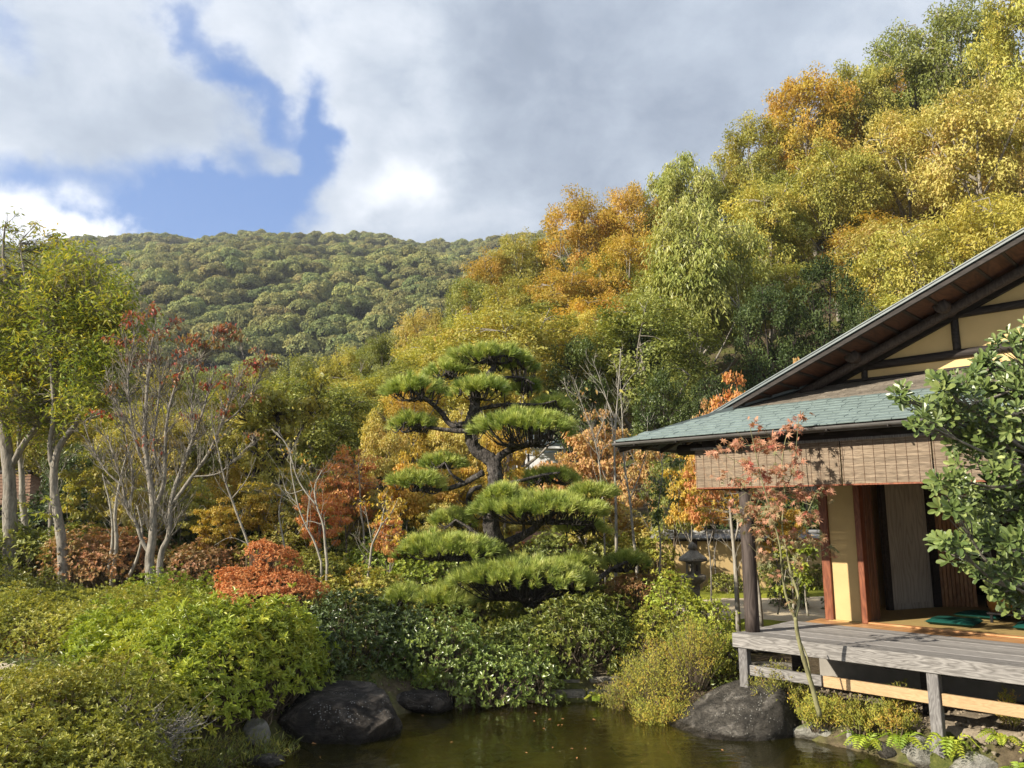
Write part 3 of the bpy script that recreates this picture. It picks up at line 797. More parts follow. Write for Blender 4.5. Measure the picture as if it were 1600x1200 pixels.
TREES = [
 # key, px, top, depth, half width px, material, label, name
 ('oak0', 1590, -70, 40, 110, 'oak_yellow_green', 'tall yellow-green oak cut off by the top right corner of the view', 'oak_tree'),
 ('oak1', 1490, -25, 47, 95, 'oak_olive', 'olive oak touching the top of the frame at the right end of the ridge', 'oak_tree'),
 ('oak2', 1400, 25, 50, 85, 'oak_olive', 'olive-green oak on the ridge, just right of the orange-gold skyline oak', 'oak_tree'),
 ('oak3', 1330, 85, 50, 75, 'oak_yellow_green', 'yellow-green oak on the skyline immediately right of the broad golden crown', 'oak_tree'),
 ('oak4', 1255, 100, 50, 90, 'oak_golden', 'broad golden-orange oak high on the ridge against the grey cloud', 'oak_tree'),
 ('oak0', 1170, 170, 51, 75, 'oak_yellow_green', 'yellow-green oak on the skyline immediately left of the broad golden crown', 'oak_tree'),
 ('willow0', 1060, 228, 50, 80, 'willow_oak', 'pale green oak with a rounded top on the skyline between the two golden oaks', 'oak_tree'),
 ('oak2', 985, 270, 50, 62, 'oak_golden', 'golden-orange oak with pointed top, right of the pair above the clipped pine', 'oak_tree'),
 ('oak1', 900, 283, 50, 72, 'oak_golden', 'golden-orange oak, left of the pair on the skyline above the clipped pine', 'oak_tree'),
 ('oak3', 815, 350, 51, 58, 'oak_yellow_green', 'small yellow-green oak standing out where the near ridge meets the far hill', 'oak_tree'),
 ('oak4', 765, 375, 50, 52, 'oak_golden', 'dull golden oak at the left end of the near skyline, beside the far hill', 'oak_tree'),
 ('oak0', 735, 420, 46, 55, 'oak_olive', 'olive oak low on the near ridge, leftmost in front of the far hill', 'oak_tree'),
 ('oak1', 1520, 110, 38, 115, 'oak_tan', 'large tan-yellow oak filling the upper right of the slope', 'oak_tree'),
 ('oak2', 1400, 150, 42, 95, 'oak_tan', 'tan-pink oak in the middle of the right slope', 'oak_tree'),
 ('oak3', 1290, 210, 41, 85, 'oak_yellow_green', 'yellow-green oak halfway up the right slope below the broad golden crown', 'oak_tree'),
 ('oak4', 1190, 265, 41, 80, 'oak_yellow_green', 'yellow-green oak with spreading bare limbs halfway up the slope', 'oak_tree'),
 ('willow1', 1085, 300, 34, 115, 'willow_oak', 'large pale drooping-leaved oak with forked pale trunk left of the dark evergreen', 'oak_tree'),
 ('oak0', 980, 350, 41, 70, 'oak_golden', 'golden oak with dark limbs, below the skyline pair', 'oak_tree'),
 ('oak2', 1530, 280, 30, 110, 'yellow_leaf', 'bright yellow oak just above the high end of the teahouse gable', 'oak_tree'),
 ('oak3', 1420, 330, 30, 100, 'oak_yellow_green', 'yellow-green oak overhanging the teahouse gable beside the dark evergreens', 'oak_tree'),
 ('ever0', 1290, 375, 29, 78, 'evergreen', 'dark evergreen tree with rounded crown right behind the gable slope', 'evergreen_tree'),
 ('ever1', 1195, 415, 29, 70, 'evergreen', 'dark evergreen tree, left one of the two behind the gable', 'evergreen_tree'),
 ('ever2', 1355, 440, 26, 65, 'evergreen', 'low dark evergreen showing just over the middle of the gable edge', 'evergreen_tree'),
 ('ever1', 1110, 560, 24, 60, 'evergreen', 'dark evergreen at the foot of the slope behind the orange maple', 'evergreen_tree'),
 ('willow0', 1010, 470, 30, 70, 'mid_green', 'mid-green tree above the bare white sapling', 'green_tree'),
 ('ever0', 1035, 560, 25, 60, 'mid_green', 'dense mid-green camellia tree behind the bare white sapling', 'green_tree'),
 ('ever2', 900, 500, 27, 62, 'mid_green', 'rounded mid-green tree behind the right side of the pine top', 'green_tree'),
 ('small0', 905, 468, 31, 40, 'yellow_leaf', 'small bright yellow tree just above the rounded mid-green tree', 'oak_tree'),
 ('oak4', 880, 400, 41, 68, 'oak_golden', 'golden oak halfway up the slope directly above the pine', 'oak_tree'),
 ('oak1', 810, 420, 42, 66, 'oak_yellow_green', 'yellow-green oak on the slope above and left of the pine top', 'oak_tree'),
 ('oak2', 740, 470, 38, 68, 'oak_yellow_green', 'yellow-green oak low on the slope left of the pine top', 'oak_tree'),
 ('oak3', 665, 470, 44, 52, 'oak_tan', 'pale tan oak at the foot of the far hill left of the pine', 'oak_tree'),
 ('oak0', 600, 510, 44, 52, 'oak_olive', 'olive oak between the far hill and the garden, left of the pale tan oak', 'oak_tree'),
 ('oak4', 540, 530, 46, 52, 'oak_yellow_green', 'yellow-green oak below the far hill, above the orange maples', 'oak_tree'),
 ('oak1', 470, 545, 46, 52, 'oak_olive', 'olive oak below the far hill, right of the grey-stemmed tree', 'oak_tree'),
 ('oak2', 395, 545, 46, 55, 'oak_yellow_green', 'yellow-green oak below the far hill, behind the top of the red-leaved tree', 'oak_tree'),
 ('oak3', 320, 560, 44, 55, 'oak_olive', 'olive oak seen through the middle of the red-leaved tree', 'oak_tree'),
 ('oak0', 245, 555, 42, 55, 'oak_yellow_green', 'yellow-green oak seen through the left side of the red-leaved tree', 'oak_tree'),
 ('oak4', 165, 560, 40, 60, 'oak_olive', 'olive oak behind the tall fine-leaved tree on the left', 'oak_tree'),
 ('oak1', 90, 540, 40, 60, 'oak_yellow_green', 'yellow-green oak behind the grey trunks at the left edge', 'oak_tree'),
 ('oak2', 10, 540, 40, 60, 'oak_olive', 'olive oak at the far left edge of the view', 'oak_tree'),
 ('oak3', 560, 585, 31, 70, 'oak_yellow_green', 'yellow-green garden oak behind the orange maples left of the pine', 'oak_tree'),
 ('small1', 470, 600, 30, 62, 'oak_yellow_green', 'yellow-green garden tree with dark trunk above the red azalea', 'oak_tree'),
 ('oak0', 650, 570, 27, 62, 'oak_golden', 'golden-leaved cherry tree directly left of the pine', 'cherry_tree'),
 ('small2', 595, 625, 24, 48, 'oak_tan', 'tan-orange cherry tree beside the lower left pads of the pine', 'cherry_tree'),
 ('small0', 400, 630, 27, 62, 'oak_yellow_green', 'yellow-green tree right of the forked grey tree', 'oak_tree'),
 ('small1', 335, 640, 27, 58, 'oak_olive', 'olive tree behind the right limbs of the forked grey tree', 'oak_tree'),
 ('small2', 265, 650, 26, 58, 'oak_tan', 'tan-leaved tree behind the forked grey tree', 'oak_tree'),
 ('small0', 190, 660, 26, 55, 'oak_yellow_green', 'yellow-green tree behind the left limbs of the forked grey tree', 'oak_tree'),
 ('small1', 120, 680, 25, 50, 'mid_green', 'mid-green tree just right of the brown-roofed hut', 'green_tree'),
 ('small2', 720, 620, 25, 55, 'oak_tan', 'tan tree seen between the pine trunk and its left pads', 'cherry_tree'),
 ('small0', 790, 640, 24, 50, 'oak_golden', 'golden tree seen behind the middle of the pine', 'cherry_tree'),
 ('small1', 440, 700, 20, 62, 'oak_yellow_green', 'low yellow-green tree with dark trunks behind the red azalea', 'oak_tree'),
 ('small2', 360, 715, 20, 50, 'oak_golden', 'low golden tree right of the forked trunk', 'oak_tree'),
 ('maple0', 545, 690, 18, 52, 'orange_maple', 'orange-red maple, taller of the two left of the pine', 'maple_tree'),
 ('maple1', 505, 745, 16.5, 45, 'orange_maple', 'red-orange maple, lower one above the red azalea', 'maple_tree'),
 ('maple2', 640, 690, 17.5, 48, 'oak_golden', 'golden maple under the left pads of the pine', 'maple_tree'),
 ('maple0', 690, 780, 16, 42, 'oak_tan', 'small golden maple behind the lowest left pad of the pine', 'maple_tree'),
 ('maple1', 930, 630, 20, 62, 'pink_maple', 'pinkish orange maple right of the pine, near the small eave', 'maple_tree'),
 ('maple2', 870, 690, 19, 50, 'pink_maple', 'rusty maple seen between the upper right pads of the pine', 'maple_tree'),
 ('maple0', 1010, 670, 19, 55, 'pink_maple', 'tan-pink maple behind the thin white trunks left of the eave', 'maple_tree'),
 ('maple1', 1150, 565, 17, 50, 'orange_maple', 'orange maple showing over the lower end of the gable', 'maple_tree'),
 ('maple2', 1105, 600, 17.5, 35, 'pink_maple', 'pink-red maple left of the orange one at the foot of the gable', 'maple_tree'),
 ('maple0', 1075, 700, 16.5, 48, 'oak_golden', 'golden-orange maple beneath the left tip of the teahouse eave', 'maple_tree'),
 ('small0', 1050, 700, 17.5, 50, 'oak_olive', 'slender green tree between the white saplings and the stone lantern', 'green_tree'),
 ('maple1', 1250, 545, 19, 30, 'pink_maple', 'pinkish maple twig top poking over the gable edge', 'maple_tree'),
 ('ever2', 70, 800, 22, 60, 'evergreen', 'dark evergreen shrub-tree behind the grey trunks under the hut', 'evergreen_tree'),
 ('ever0', 180, 790, 23, 50, 'mid_green', 'mid-green bushy tree behind the left stems of the forked tree', 'evergreen_tree'),
 ('ever1', 620, 800, 21, 45, 'mid_green', 'mid-green bushy tree in the shade behind the pale leaning saplings', 'evergreen_tree'),
 ('ever2', 430, 810, 23, 50, 'mid_green', 'mid-green bushy tree behind the top of the red azalea', 'evergreen_tree'),
 ('maple1', 150, 700, 18.5, 50, 'oak_yellow_green', 'small yellow-green maple behind the pale leaning stems', 'maple_tree'),
 ('maple2', 215, 720, 17.5, 45, 'oak_tan', 'small tan maple behind the fork of the grey tree', 'maple_tree'),
 ('maple0', 290, 735, 18, 50, 'oak_yellow_green', 'small yellow-green maple under the right limbs of the grey tree', 'maple_tree'),
 ('maple1', 345, 770, 17, 40, 'oak_golden', 'small golden maple between the grey tree and the red azalea', 'maple_tree'),
 ('maple2', 415, 745, 17.5, 45, 'oak_golden', 'golden-orange maple above the red azalea', 'maple_tree'),
 ('maple0', 470, 770, 17.5, 40, 'oak_yellow_green', 'small yellow-green maple behind the crooked pale sapling', 'maple_tree'),
 ('maple1', 580, 740, 18.5, 48, 'oak_tan', 'light tan maple right behind the slender straight trunk', 'maple_tree'),
 ('maple2', 610, 790, 15.5, 34, 'orange_maple', 'low orange maple beside the middle left pad of the pine', 'maple_tree'),
 ('maple0', 720, 700, 19, 50, 'oak_golden', 'golden maple directly behind the middle of the pine trunk', 'maple_tree'),
 ('maple1', 790, 740, 18, 45, 'oak_tan', 'tan maple behind the central pads of the pine', 'maple_tree'),
 ('maple2', 915, 760, 16.5, 45, 'oak_tan', 'tan maple behind the right-hand pads of the pine', 'maple_tree'),
 ('maple0', 1100, 690, 15.5, 40, 'orange_maple', 'light orange maple hanging under the eave beside the lantern', 'maple_tree'),
 ('maple1', 1210, 770, 16.5, 50, 'oak_golden', 'golden maple seen behind the near maple under the blind', 'maple_tree'),
]
for (k, px, top, Y, w, mat, lab, nm) in TREES:
    put_tree(k, px, top, Y, w, mat, lab, nm)
# trees packed between the singled-out ones; nothing tells them apart
frng = np.random.default_rng(99)
cand = []
for i in range(900):
    Y = frng.uniform(27, 60); r = frng.uniform(-.74, .80); x = r * Y
    if r < 0.0 and Y > 47: continue
    if .24 < r < .50 and Y < 36: continue
    if all((x - a) ** 2 + (Y - b) ** 2 > 3.7 ** 2 for a, b in cand): cand.append((x, Y))
for i, (x, Y) in enumerate(cand):
    u = frng.random(); r = x / Y
    key = 'oak%d' % frng.integers(5); h = frng.uniform(6.0, 7.8)
    if r < 0: h = frng.uniform(4.5, 6)
    mat = 'oak_yellow_green' if u < .5 else 'oak_olive' if u < .72 else 'oak_tan' if u < .88 else 'oak_golden'
    adj = {'oak_yellow_green': 'yellow-green', 'oak_olive': 'olive', 'oak_tan': 'tan', 'oak_golden': 'golden'}[mat]
    where = 'right-hand slope' if r > .1 else 'slope below the far hill'
    put_tree(key, 0, 0, 0, 0, mat, '%s oak packed between its neighbours on the %s' % (adj, where), 'oak_tree', '%s oaks packed on the %s' % (adj, where), xyz=(x, Y, h, frng.uniform(2.4, 3.2)))

# ------------------------------------------------------------------ far hill forest
def far_crown(seed, n=4200):
    rng = np.random.default_rng(seed)
    k = int(rng.integers(18, 34))
    d = sph(rng, k); d[:, 2] = np.abs(d[:, 2])
    c = d * np.array([rng.uniform(2.6, 3.5), rng.uniform(2.6, 3.5), rng.uniform(1.8, 3.0)]) * rng.uniform(.75, 1.0, (k, 1)) + np.array([0, 0, 3.0])
    rr = rng.uniform(1.0, 1.7, k)
    i = rng.integers(0, k, n)
    q = sph(rng, n); q[:, 2] = np.where(q[:, 2] < -.3, -q[:, 2], q[:, 2])
    p = c[i] + q * rr[i][:, None] * np.array([1, 1, .8])
    N = nrm(q + rng.normal(0, .30, (n, 3))); T = nrm(np.cross(N, sph(rng, n)))
    mb = MB()
    leaves(mb, p, T, N, .60 * rng.uniform(.6, 1.3, n), .42, np.clip(.45 * rng.random(k)[i] + .55 * rng.random(n), 0, 1), 'rhomb')
    w = MB(); tube(w, [(0, 0, -2), (0, 0, 4)], [.3, .15], 5)
    return w.mesh('trunk', MATS['bark_brown']), mb.mesh('crown', MATS['far_green'])
FAR = [far_crown(200 + i) for i in range(6)]
hr = np.random.default_rng(5)
pts = []
Yc = 150.0
while Yc < 560:
    sp = 6.7 + (Yc - 150) * .004
    xs = np.arange(-.80 * Yc, .30 * Yc, sp)
    xs = xs + hr.uniform(-.4, .4, len(xs)) * sp
    ys = Yc + hr.uniform(-.4, .4, len(xs)) * sp
    pts += list(zip(xs, ys))
    Yc += sp * .9
pts = np.array(pts)
pz = HH(pts[:, 0], pts[:, 1])
sc_ = hr.uniform(.72, 1.45, len(pts)) * (0.9 + .0006 * pts[:, 1])
ang = (pz - EYE) / pts[:, 1]
score = sc_ / pts[:, 1] * (ang > .17) * (np.abs(pts[:, 0] / pts[:, 1] + .33) < .36)
order = np.argsort(-score)
for j in order[:290]:
    v = hr.integers(0, 6)
    e = empty('hillside_tree', (pts[j, 0], pts[j, 1], pz[j] - 1.0), hr.uniform(0, 6.28), 'rounded green tree crown on the wooded far hill', 'tree', 'rounded trees on the far hill')
    s = float(sc_[j]); e.scale = (s, s, s * hr.uniform(.9, 1.25))
    copy_mesh_obj('crown', FAR[v][1], e)
    if v == 0: FARSRC0 = e
rest = order[290:]
def far_mass():
    src = []
    e = C.objects
    # the four crown meshes are taken from trees already standing on the hill
    byme = {}
    for o in bpy.data.objects:
        if o.parent and o.parent.name.startswith('hillside_tree') and o.name.startswith('crown'): byme.setdefault(o.data.name, o)
    src = list(byme.values())
    me = bpy.data.meshes.new('wooded_hillside')
    me.from_pydata([(float(pts[j, 0]), float(pts[j, 1]), float(pz[j] - 1)) for j in rest], [], [])
    a = me.attributes.new('tree_size', 'FLOAT', 'POINT'); a.data.foreach_set('value', sc_[rest].astype(np.float32))
    b = me.attributes.new('turn', 'FLOAT', 'POINT'); b.data.foreach_set('value', hr.uniform(0, 6.28, len(rest)).astype(np.float32))
    k = me.attributes.new('pick', 'INT', 'POINT'); k.data.foreach_set('value', hr.integers(0, len(src), len(rest)).astype(np.int32))
    o = bpy.data.objects.new('wooded_hillside', me); C.objects.link(o)
    ng = bpy.data.node_groups.new('wooded_hillside', 'GeometryNodeTree')
    ng.interface.new_socket('Geometry', in_out='INPUT', socket_type='NodeSocketGeometry')
    ng.interface.new_socket('Geometry', in_out='OUTPUT', socket_type='NodeSocketGeometry')
    N = ng.nodes; L = ng.links
    gi = N.new('NodeGroupInput'); go = N.new('NodeGroupOutput')
    jn = N.new('GeometryNodeJoinGeometry')
    def attr(nm, dt):
        n = N.new('GeometryNodeInputNamedAttribute'); n.data_type = dt; n.inputs[0].default_value = nm
        return n.outputs[0]
    size = attr('tree_size', 'FLOAT'); turn = attr('turn', 'FLOAT'); pick = attr('pick', 'INT')
    cx = N.new('ShaderNodeCombineXYZ'); L.new(turn, cx.inputs[2])
    for i, s in enumerate(src):
        oi = N.new('GeometryNodeObjectInfo'); oi.inputs[0].default_value = s
        ip = N.new('GeometryNodeInstanceOnPoints')
        cp = N.new('FunctionNodeCompare'); cp.data_type = 'INT'; cp.operation = 'EQUAL'
        L.new(pick, cp.inputs[2]); cp.inputs[3].default_value = i
        mp = N.new('GeometryNodeMeshToPoints')
        L.new(gi.outputs[0], mp.inputs[0])
        L.new(mp.outputs[0], ip.inputs['Points']); L.new(cp.outputs[0], ip.inputs['Selection'])
        L.new(oi.outputs['Geometry'], ip.inputs['Instance']); L.new(cx.outputs[0], ip.inputs['Rotation']); L.new(size, ip.inputs['Scale'])
        L.new(ip.outputs[0], jn.inputs[0])
    L.new(jn.outputs[0], go.inputs[0])
    md = o.modifiers.new('trees', 'NODES'); md.node_group = ng
    tagp(o, 'mass of small green tree crowns covering the upper far hill', 'woods', kind='stuff')
far_mass()

# ------------------------------------------------------------------ teahouse (local axes: x along the facade, y into the house)
R45 = math.radians(-45)
HU, HV, HZ = -4.0, 10.2, 0.45
def uv2w(u, v): return ((u + v) * math.sqrt(.5), (v - u) * math.sqrt(.5))
hx, hy = uv2w(HU, HV)
house = empty('teahouse', (hx, hy, HZ), R45, 'wooden teahouse with green slate eave, ochre gable and grey veranda over the pond', 'teahouse')
def hb(mb, name, mat, parent=None, smooth=False):
    me = mb.mesh(name, MATS[mat], (HU, HV, HZ), smooth)
    o = bpy.data.objects.new(name, me); C.objects.link(o); o.parent = parent or house
    return o
hg = np.random.default_rng(11)
DT = EYE - 1.35                 # veranda floor top
def bx(name, mat, x0, x1, y0, y1, z0, z1, bev=0.006, parent=None, r=None):
    mb = MB(); box(mb, x0, x1, y0, y1, z0, z1, hg.random() if r is None else r, bev)
    return hb(mb, name, mat, parent)
# veranda
ver = bx('edge_beam', 'beam_grey', -4.71, 6.5, 8.28, 8.43, DT - .15, DT + .004, .004, r=.6)
ys = 8.435; k = 0
while ys < 10.13:
    wd = .168
    mat = 'deck_grey' if ys < 9.70 else 'deck_orange'
    x0 = -4.70 if ys < 9.7 else -4.55
    j = hg.uniform(-1.5, 1.5)
    bx('floor_board', mat, x0 + hg.uniform(0, .01), j, ys, ys + wd - .003, DT - .05, DT + hg.uniform(-.002, .002), .004)
    bx('floor_board', mat, j + .005, 6.5, ys, ys + wd - .003, DT - .05, DT + hg.uniform(-.002, .002), .004)
    ys += wd
for (u, zb) in ((-4.60, .42), (-2.62, .08), (-.6, .05), (1.45, .05), (3.4, .05)):
    bx('leg', 'post_grey', u - .052, u + .052, 8.30, 8.404, zb, DT - .152, .006)
for (a, b, m) in ((-4.545, -3.72, 'beam_grey'), (-3.70, -2.676, 'rail_pale'), (-2.564, -.655, 'rail_pale'), (-.545, 1.39, 'rail_pale'), (1.51, 3.3, 'rail_pale')):
    bx('rail', m, a, b, 8.335, 8.375, DT - .445, DT - .335, .004)
for u in (-4.3, -2.9, -1.5, 0, 1.5, 3):
    bx('floor_post', 'beam_dark', u - .06, u + .06, 9.0, 9.12, .25, DT - .15)
    bx('joist', 'beam_dark', u - .04, u + .04, 8.44, 10.15, DT - .148, DT - .055)
bx('foundation', 'concrete', -4.5, 6.4, 10.05, 10.15, .2, DT - .2, .01)
for i in range(9):
    bx('vent_slat', 'black_lacquer', -3.7 + i * .42, -3.42 + i * .42, 10.035, 10.049, .52, .66)
# posts and eave beams
mb = MB(); tube(mb, curve([(-4.60, 8.56, DT), (-4.60, 8.56, 2.0), (-4.60, 8.56, 3.12)], 10), .082, 12, .012, hg, .5); hb(mb, 'round_post', 'post_brown', smooth=True)
mb = MB(); tube(mb, curve([(-.57, 8.56, DT), (-.57, 8.56, 3.12)], 6), .082, 12, .012, hg, .5); hb(mb, 'round_post', 'post_brown', smooth=True)
mb = MB(); tube(mb, curve([(-5.5, 8.56, 3.16), (6.4, 8.56, 3.16)], 20), .07, 10, .01, hg); hb(mb, 'eave_beam', 'beam_dark', smooth=True)
mb = MB(); tube(mb, curve([(-4.60, 8.3, 3.17), (-4.60, 14.5, 3.17)], 16), .065, 10, .01, hg); hb(mb, 'eave_beam', 'beam_dark', smooth=True)
bx('side_post', 'post_grey', -4.66, -4.56, 11.0, 11.1, DT - .3, 3.1)
# front wall and jambs
bx('pillar', 'pillar_red', -4.425, -4.315, 10.15, 10.26, DT, 3.3, .006)
bx('plaster_panel', 'plaster', -4.313, -3.962, 10.19, 10.24, DT + .004, 3.3, 0)
bx('pillar', 'pillar_red', -3.96, -3.885, 10.14, 10.26, DT, 3.3, .006)
for i in range(4):
    bx('jamb_board', 'jamb_brown', -3.955, -3.905 + .002 * (i % 2), 10.263 + i * .09, 10.35 + i * .09, DT + .004, 3.3, .004)
bx('lintel', 'beam_dark', -3.884, 6.4, 10.16, 10.26, 2.86, 3.0, .006)
bx('plaster_panel', 'plaster', -3.884, 6.4, 10.19, 10.24, 3.003, 3.95, 0)
# room
bx('room_floor', 'tatami', -4.38, 5.4, 10.15, 15.0, DT - .05, DT + .012, 0)
bx('sill', 'deck_orange', -3.88, 6.4, 10.135, 10.235, DT + .002, DT + .022, .003)
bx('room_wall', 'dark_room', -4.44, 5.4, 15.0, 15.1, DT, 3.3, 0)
bx('room_wall', 'plaster', -4.44, -4.39, 10.27, 15.0, DT, 3.3, 0)
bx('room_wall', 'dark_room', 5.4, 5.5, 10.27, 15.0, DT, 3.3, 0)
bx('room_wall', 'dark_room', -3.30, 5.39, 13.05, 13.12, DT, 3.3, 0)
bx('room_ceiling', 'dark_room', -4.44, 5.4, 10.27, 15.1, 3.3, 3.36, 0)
def upright(name, mat, a, b, z0, z1, t=.03, parent=None, off=0.0, r=.5):
    a = np.array(a, float); b = np.array(b, float); d = nrm(b - a); n = np.array([d[1], -d[0]])
    a = a + n * off; b = b + n * off
    mb = MB(); V = []
    for p in (a, b):
        for s in (-t / 2, t / 2):
            for z in (z0, z1): V.append((*(p + n * s), z))
    mb.add(V, [(0, 1, 3, 2), (4, 6, 7, 5), (0, 4, 5, 1), (2, 3, 7, 6), (0, 2, 6, 4), (1, 5, 7, 3)], r)
    return hb(mb, name, mat, parent)
A_ = np.array([-4.18, 11.66]); B_ = np.array([-3.86, 12.50]); e_ = B_ - A_
door = upright('door', 'door_wood', A_ + e_ * .10, B_ - e_ * .06, DT + .1, 2.78, .03)
upright('door_frame', 'beam_dark', A_, A_ + e_ * .10, DT + .014, 2.9, .06, door, 0, .9)
upright('door_frame', 'door_wood', B_ - e_ * .06, B_, DT + .014, 2.9, .05, door, 0, .2)
upright('door_frame', 'door_wood', A_ + e_ * .10, B_ - e_ * .06, DT + .014, DT + .1, .045, door, 0, .3)
upright('door_post', 'beam_dark', (-3.85, 12.53), (-3.80, 12.66), DT + .014, 3.0, .08)
for i in range(9):
    t0 = i / 9; t1 = (i + .78) / 9
    p = np.array([-3.79, 12.68]); q = np.array([-3.40, 13.03])
    upright('wall_slat', 'board_ribbed', p + (q - p) * t0, p + (q - p) * t1, DT + .014, 3.0, .03, None, 0, hg.random())
# lower (front) roof
TANF = .375; EZ = EYE + .95; EV = 8.16; EU = -6.21
def zr(v): return EZ + TANF * (v - EV)
TANG = .425
def zg(u): return EZ + .06 + TANG * (u - EU)
RU = 1.0                                     # ridge
roof = MB()
V = [(EU, EV, EZ - .05), (6.9, EV, EZ - .05), (6.9, 10.3, zr(10.3) - .05), (EU + 2.14, 10.3, zr(10.3) - .05),
     (EU, EV, EZ - .025), (6.9, EV, EZ - .025), (6.9, 10.3, zr(10.3) - .025), (EU + 2.14, 10.3, zr(10.3) - .025)]
roof.add(V, [(0, 3, 2, 1), (4, 5, 6, 7), (0, 1, 5, 4), (2, 3, 7, 6), (3, 0, 4, 7), (1, 2, 6, 5)])
froof = hb(roof, 'front_roof', 'soffit')
# slates: one shared mesh, each slate an object
def slate_mesh(w, l, t, mat, nm):
    mb = MB(); box(mb, 0, w, 0, l, 0, t, .5, .003)
    return mb.mesh(nm, MATS[mat])
ROW = .128
sm = [slate_mesh(.226, .165, .015, 'slate_green', 'slate'), slate_mesh(.180, .165, .017, 'slate_green', 'slate')]
slope_l = math.hypot(1, TANF); pitch_f = math.atan(TANF)
stuff = MB(); nobj = 0; row = 0; v = EV - .02
while v < 9.30:
    u = EU + max(0, (v - EV)) - .02 + (row % 2) * .11
    if row == 0: u = EU - .02
    while u < 6.85:
        w = hg.choice([.23, .184])
        tilt = pitch_f - .07
        zz = zr(v) - .022 + .014
        if u < -1.45 and nobj < 296:
            o = bpy.data.objects.new('slate', sm[0] if w > .2 else sm[1]); C.objects.link(o); o.parent = froof
            o.location = (u - HU, v - HV + hg.uniform(-.004, .004), zz - HZ + hg.uniform(0, .003)); o.rotation_euler = (tilt, hg.normal(0, .004), hg.normal(0, .006)); nobj += 1
        else:
            ct, st_ = math.cos(tilt), math.sin(tilt)
            b2 = MB(); box(b2, 0, w - .004, 0, .165, 0, .011, hg.random())
            W = b2.V[0]; W = np.column_stack([W[:, 0], W[:, 1] * ct - W[:, 2] * st_, W[:, 1] * st_ + W[:, 2] * ct]) + np.array([u, v, zz])
            stuff.add(W, b2.F[0], hg.random())
        u += w
    v += ROW / slope_l * 1.0; row += 1
tagp(hb(stuff, 'slate_rows', 'slate_green', froof), kind='stuff')
stuff = MB()
while v < 10.27:
    u = EU + (v - EV) - .02
    while u < 6.85:
        w = hg.uniform(.10, .22)
        tilt = pitch_f - .06
        ct, st_ = math.cos(tilt), math.sin(tilt)
        b2 = MB(); box(b2, 0, w - .003, 0, .11, 0, .012, hg.random())
        W = b2.V[0]; W = np.column_stack([W[:, 0], W[:, 1] * ct - W[:, 2] * st_, W[:, 1] * st_ + W[:, 2] * ct]) + np.array([u, v + hg.uniform(-.004, .004), zr(v) - .012])
        stuff.add(W, b2.F[0], hg.random())
        u += w
    v += .076
tagp(hb(stuff, 'shingle_rows', 'slate_brown', froof), kind='stuff')
# eave edge, gutter, rafters
bx('fascia_board', 'gutter', EU, 6.9, EV - .015, EV + .015, EZ - .085, EZ - .03, .003)
mb = MB()
for a, b in ((EU - .01, 6.9),):
    prof = [(math.cos(t) * .038, math.sin(t) * .038) for t in np.linspace(PI, 2 * PI, 8)] + [(math.cos(t) * .031, math.sin(t) * .031) for t in np.linspace(2 * PI, PI, 8)]
    prism(mb, [(EV - .055 + p, EZ - .035 + q) for p, q in prof], 0, a, b)
gut = hb(mb, 'gutter', 'gutter')
for i in range(14):
    u = EU + .35 + i * .62
    bx('gutter_bracket', 'beam_dark', u, u + .012, EV - .1, EV - .012, EZ - .085, EZ - .068, 0, gut)
for i in range(27):
    u = EU + .55 + i * .43
    v1 = min(10.2, EV + max(.3, (u - EU)))
    mb = MB()
    V = [(u, EV + .04, zr(EV + .04) - .125), (u + .05, EV + .04, zr(EV + .04) - .125), (u + .05, v1, zr(v1) - .125), (u, v1, zr(v1) - .125)]
    V += [(x, y, z + .07) for x, y, z in V]
    mb.add(V, [(0, 3, 2, 1), (4, 5, 6, 7), (0, 1, 5, 4), (1, 2, 6, 5), (2, 3, 7, 6), (3, 0, 4, 7)], hg.random())
    hb(mb, 'rafter', 'beam_dark')
# left eave of the main slope
lroof = MB()
V = [(EU, EV, EZ - .05), (EU, 16.5, EZ - .05), (EU + 2.2, 16.5, EZ + TANG * 2.2 - .05), (EU + 2.2, EV + 2.2, EZ + TANG * 2.2 - .05)]
V += [(x, y, z + .045) for x, y, z in V]
lroof.add(V, [(0, 1, 2, 3), (4, 7, 6, 5), (0, 4, 5, 1), (1, 5, 6, 2), (2, 6, 7, 3), (3, 7, 4, 0)])
hb(lroof, 'side_roof', 'roof_lead')
for i in range(15):
    vv = EV + .5 + i * .45
    u1 = min(-4.4, EU + max(.3, vv - EV))
    mb = MB()
    V = [(EU + .04, vv, EZ - .11), (u1, vv, EZ - .11 + TANG * (u1 - EU - .04)), (u1, vv + .05, EZ - .11 + TANG * (u1 - EU - .04)), (EU + .04, vv + .05, EZ - .11)]
    V += [(x, y, z + .06) for x, y, z in V]
    mb.add(V, [(0, 3, 2, 1), (4, 5, 6, 7), (0, 1, 5, 4), (1, 2, 6, 5), (2, 3, 7, 6), (3, 0, 4, 7)], hg.random())
    hb(mb, 'rafter', 'beam_dark')
mb = MB(); tube(mb, [(EU + .02, EV + .02, EZ - .11), (-4.4, EV + 1.81, zr(EV + 1.81) - .14)], .045, 4); hb(mb, 'hip_rafter', 'beam_dark')
bx('fascia_board', 'gutter', EU - .02, EU + .01, EV - .03, 16.5, EZ - .08, EZ - .0, .003)
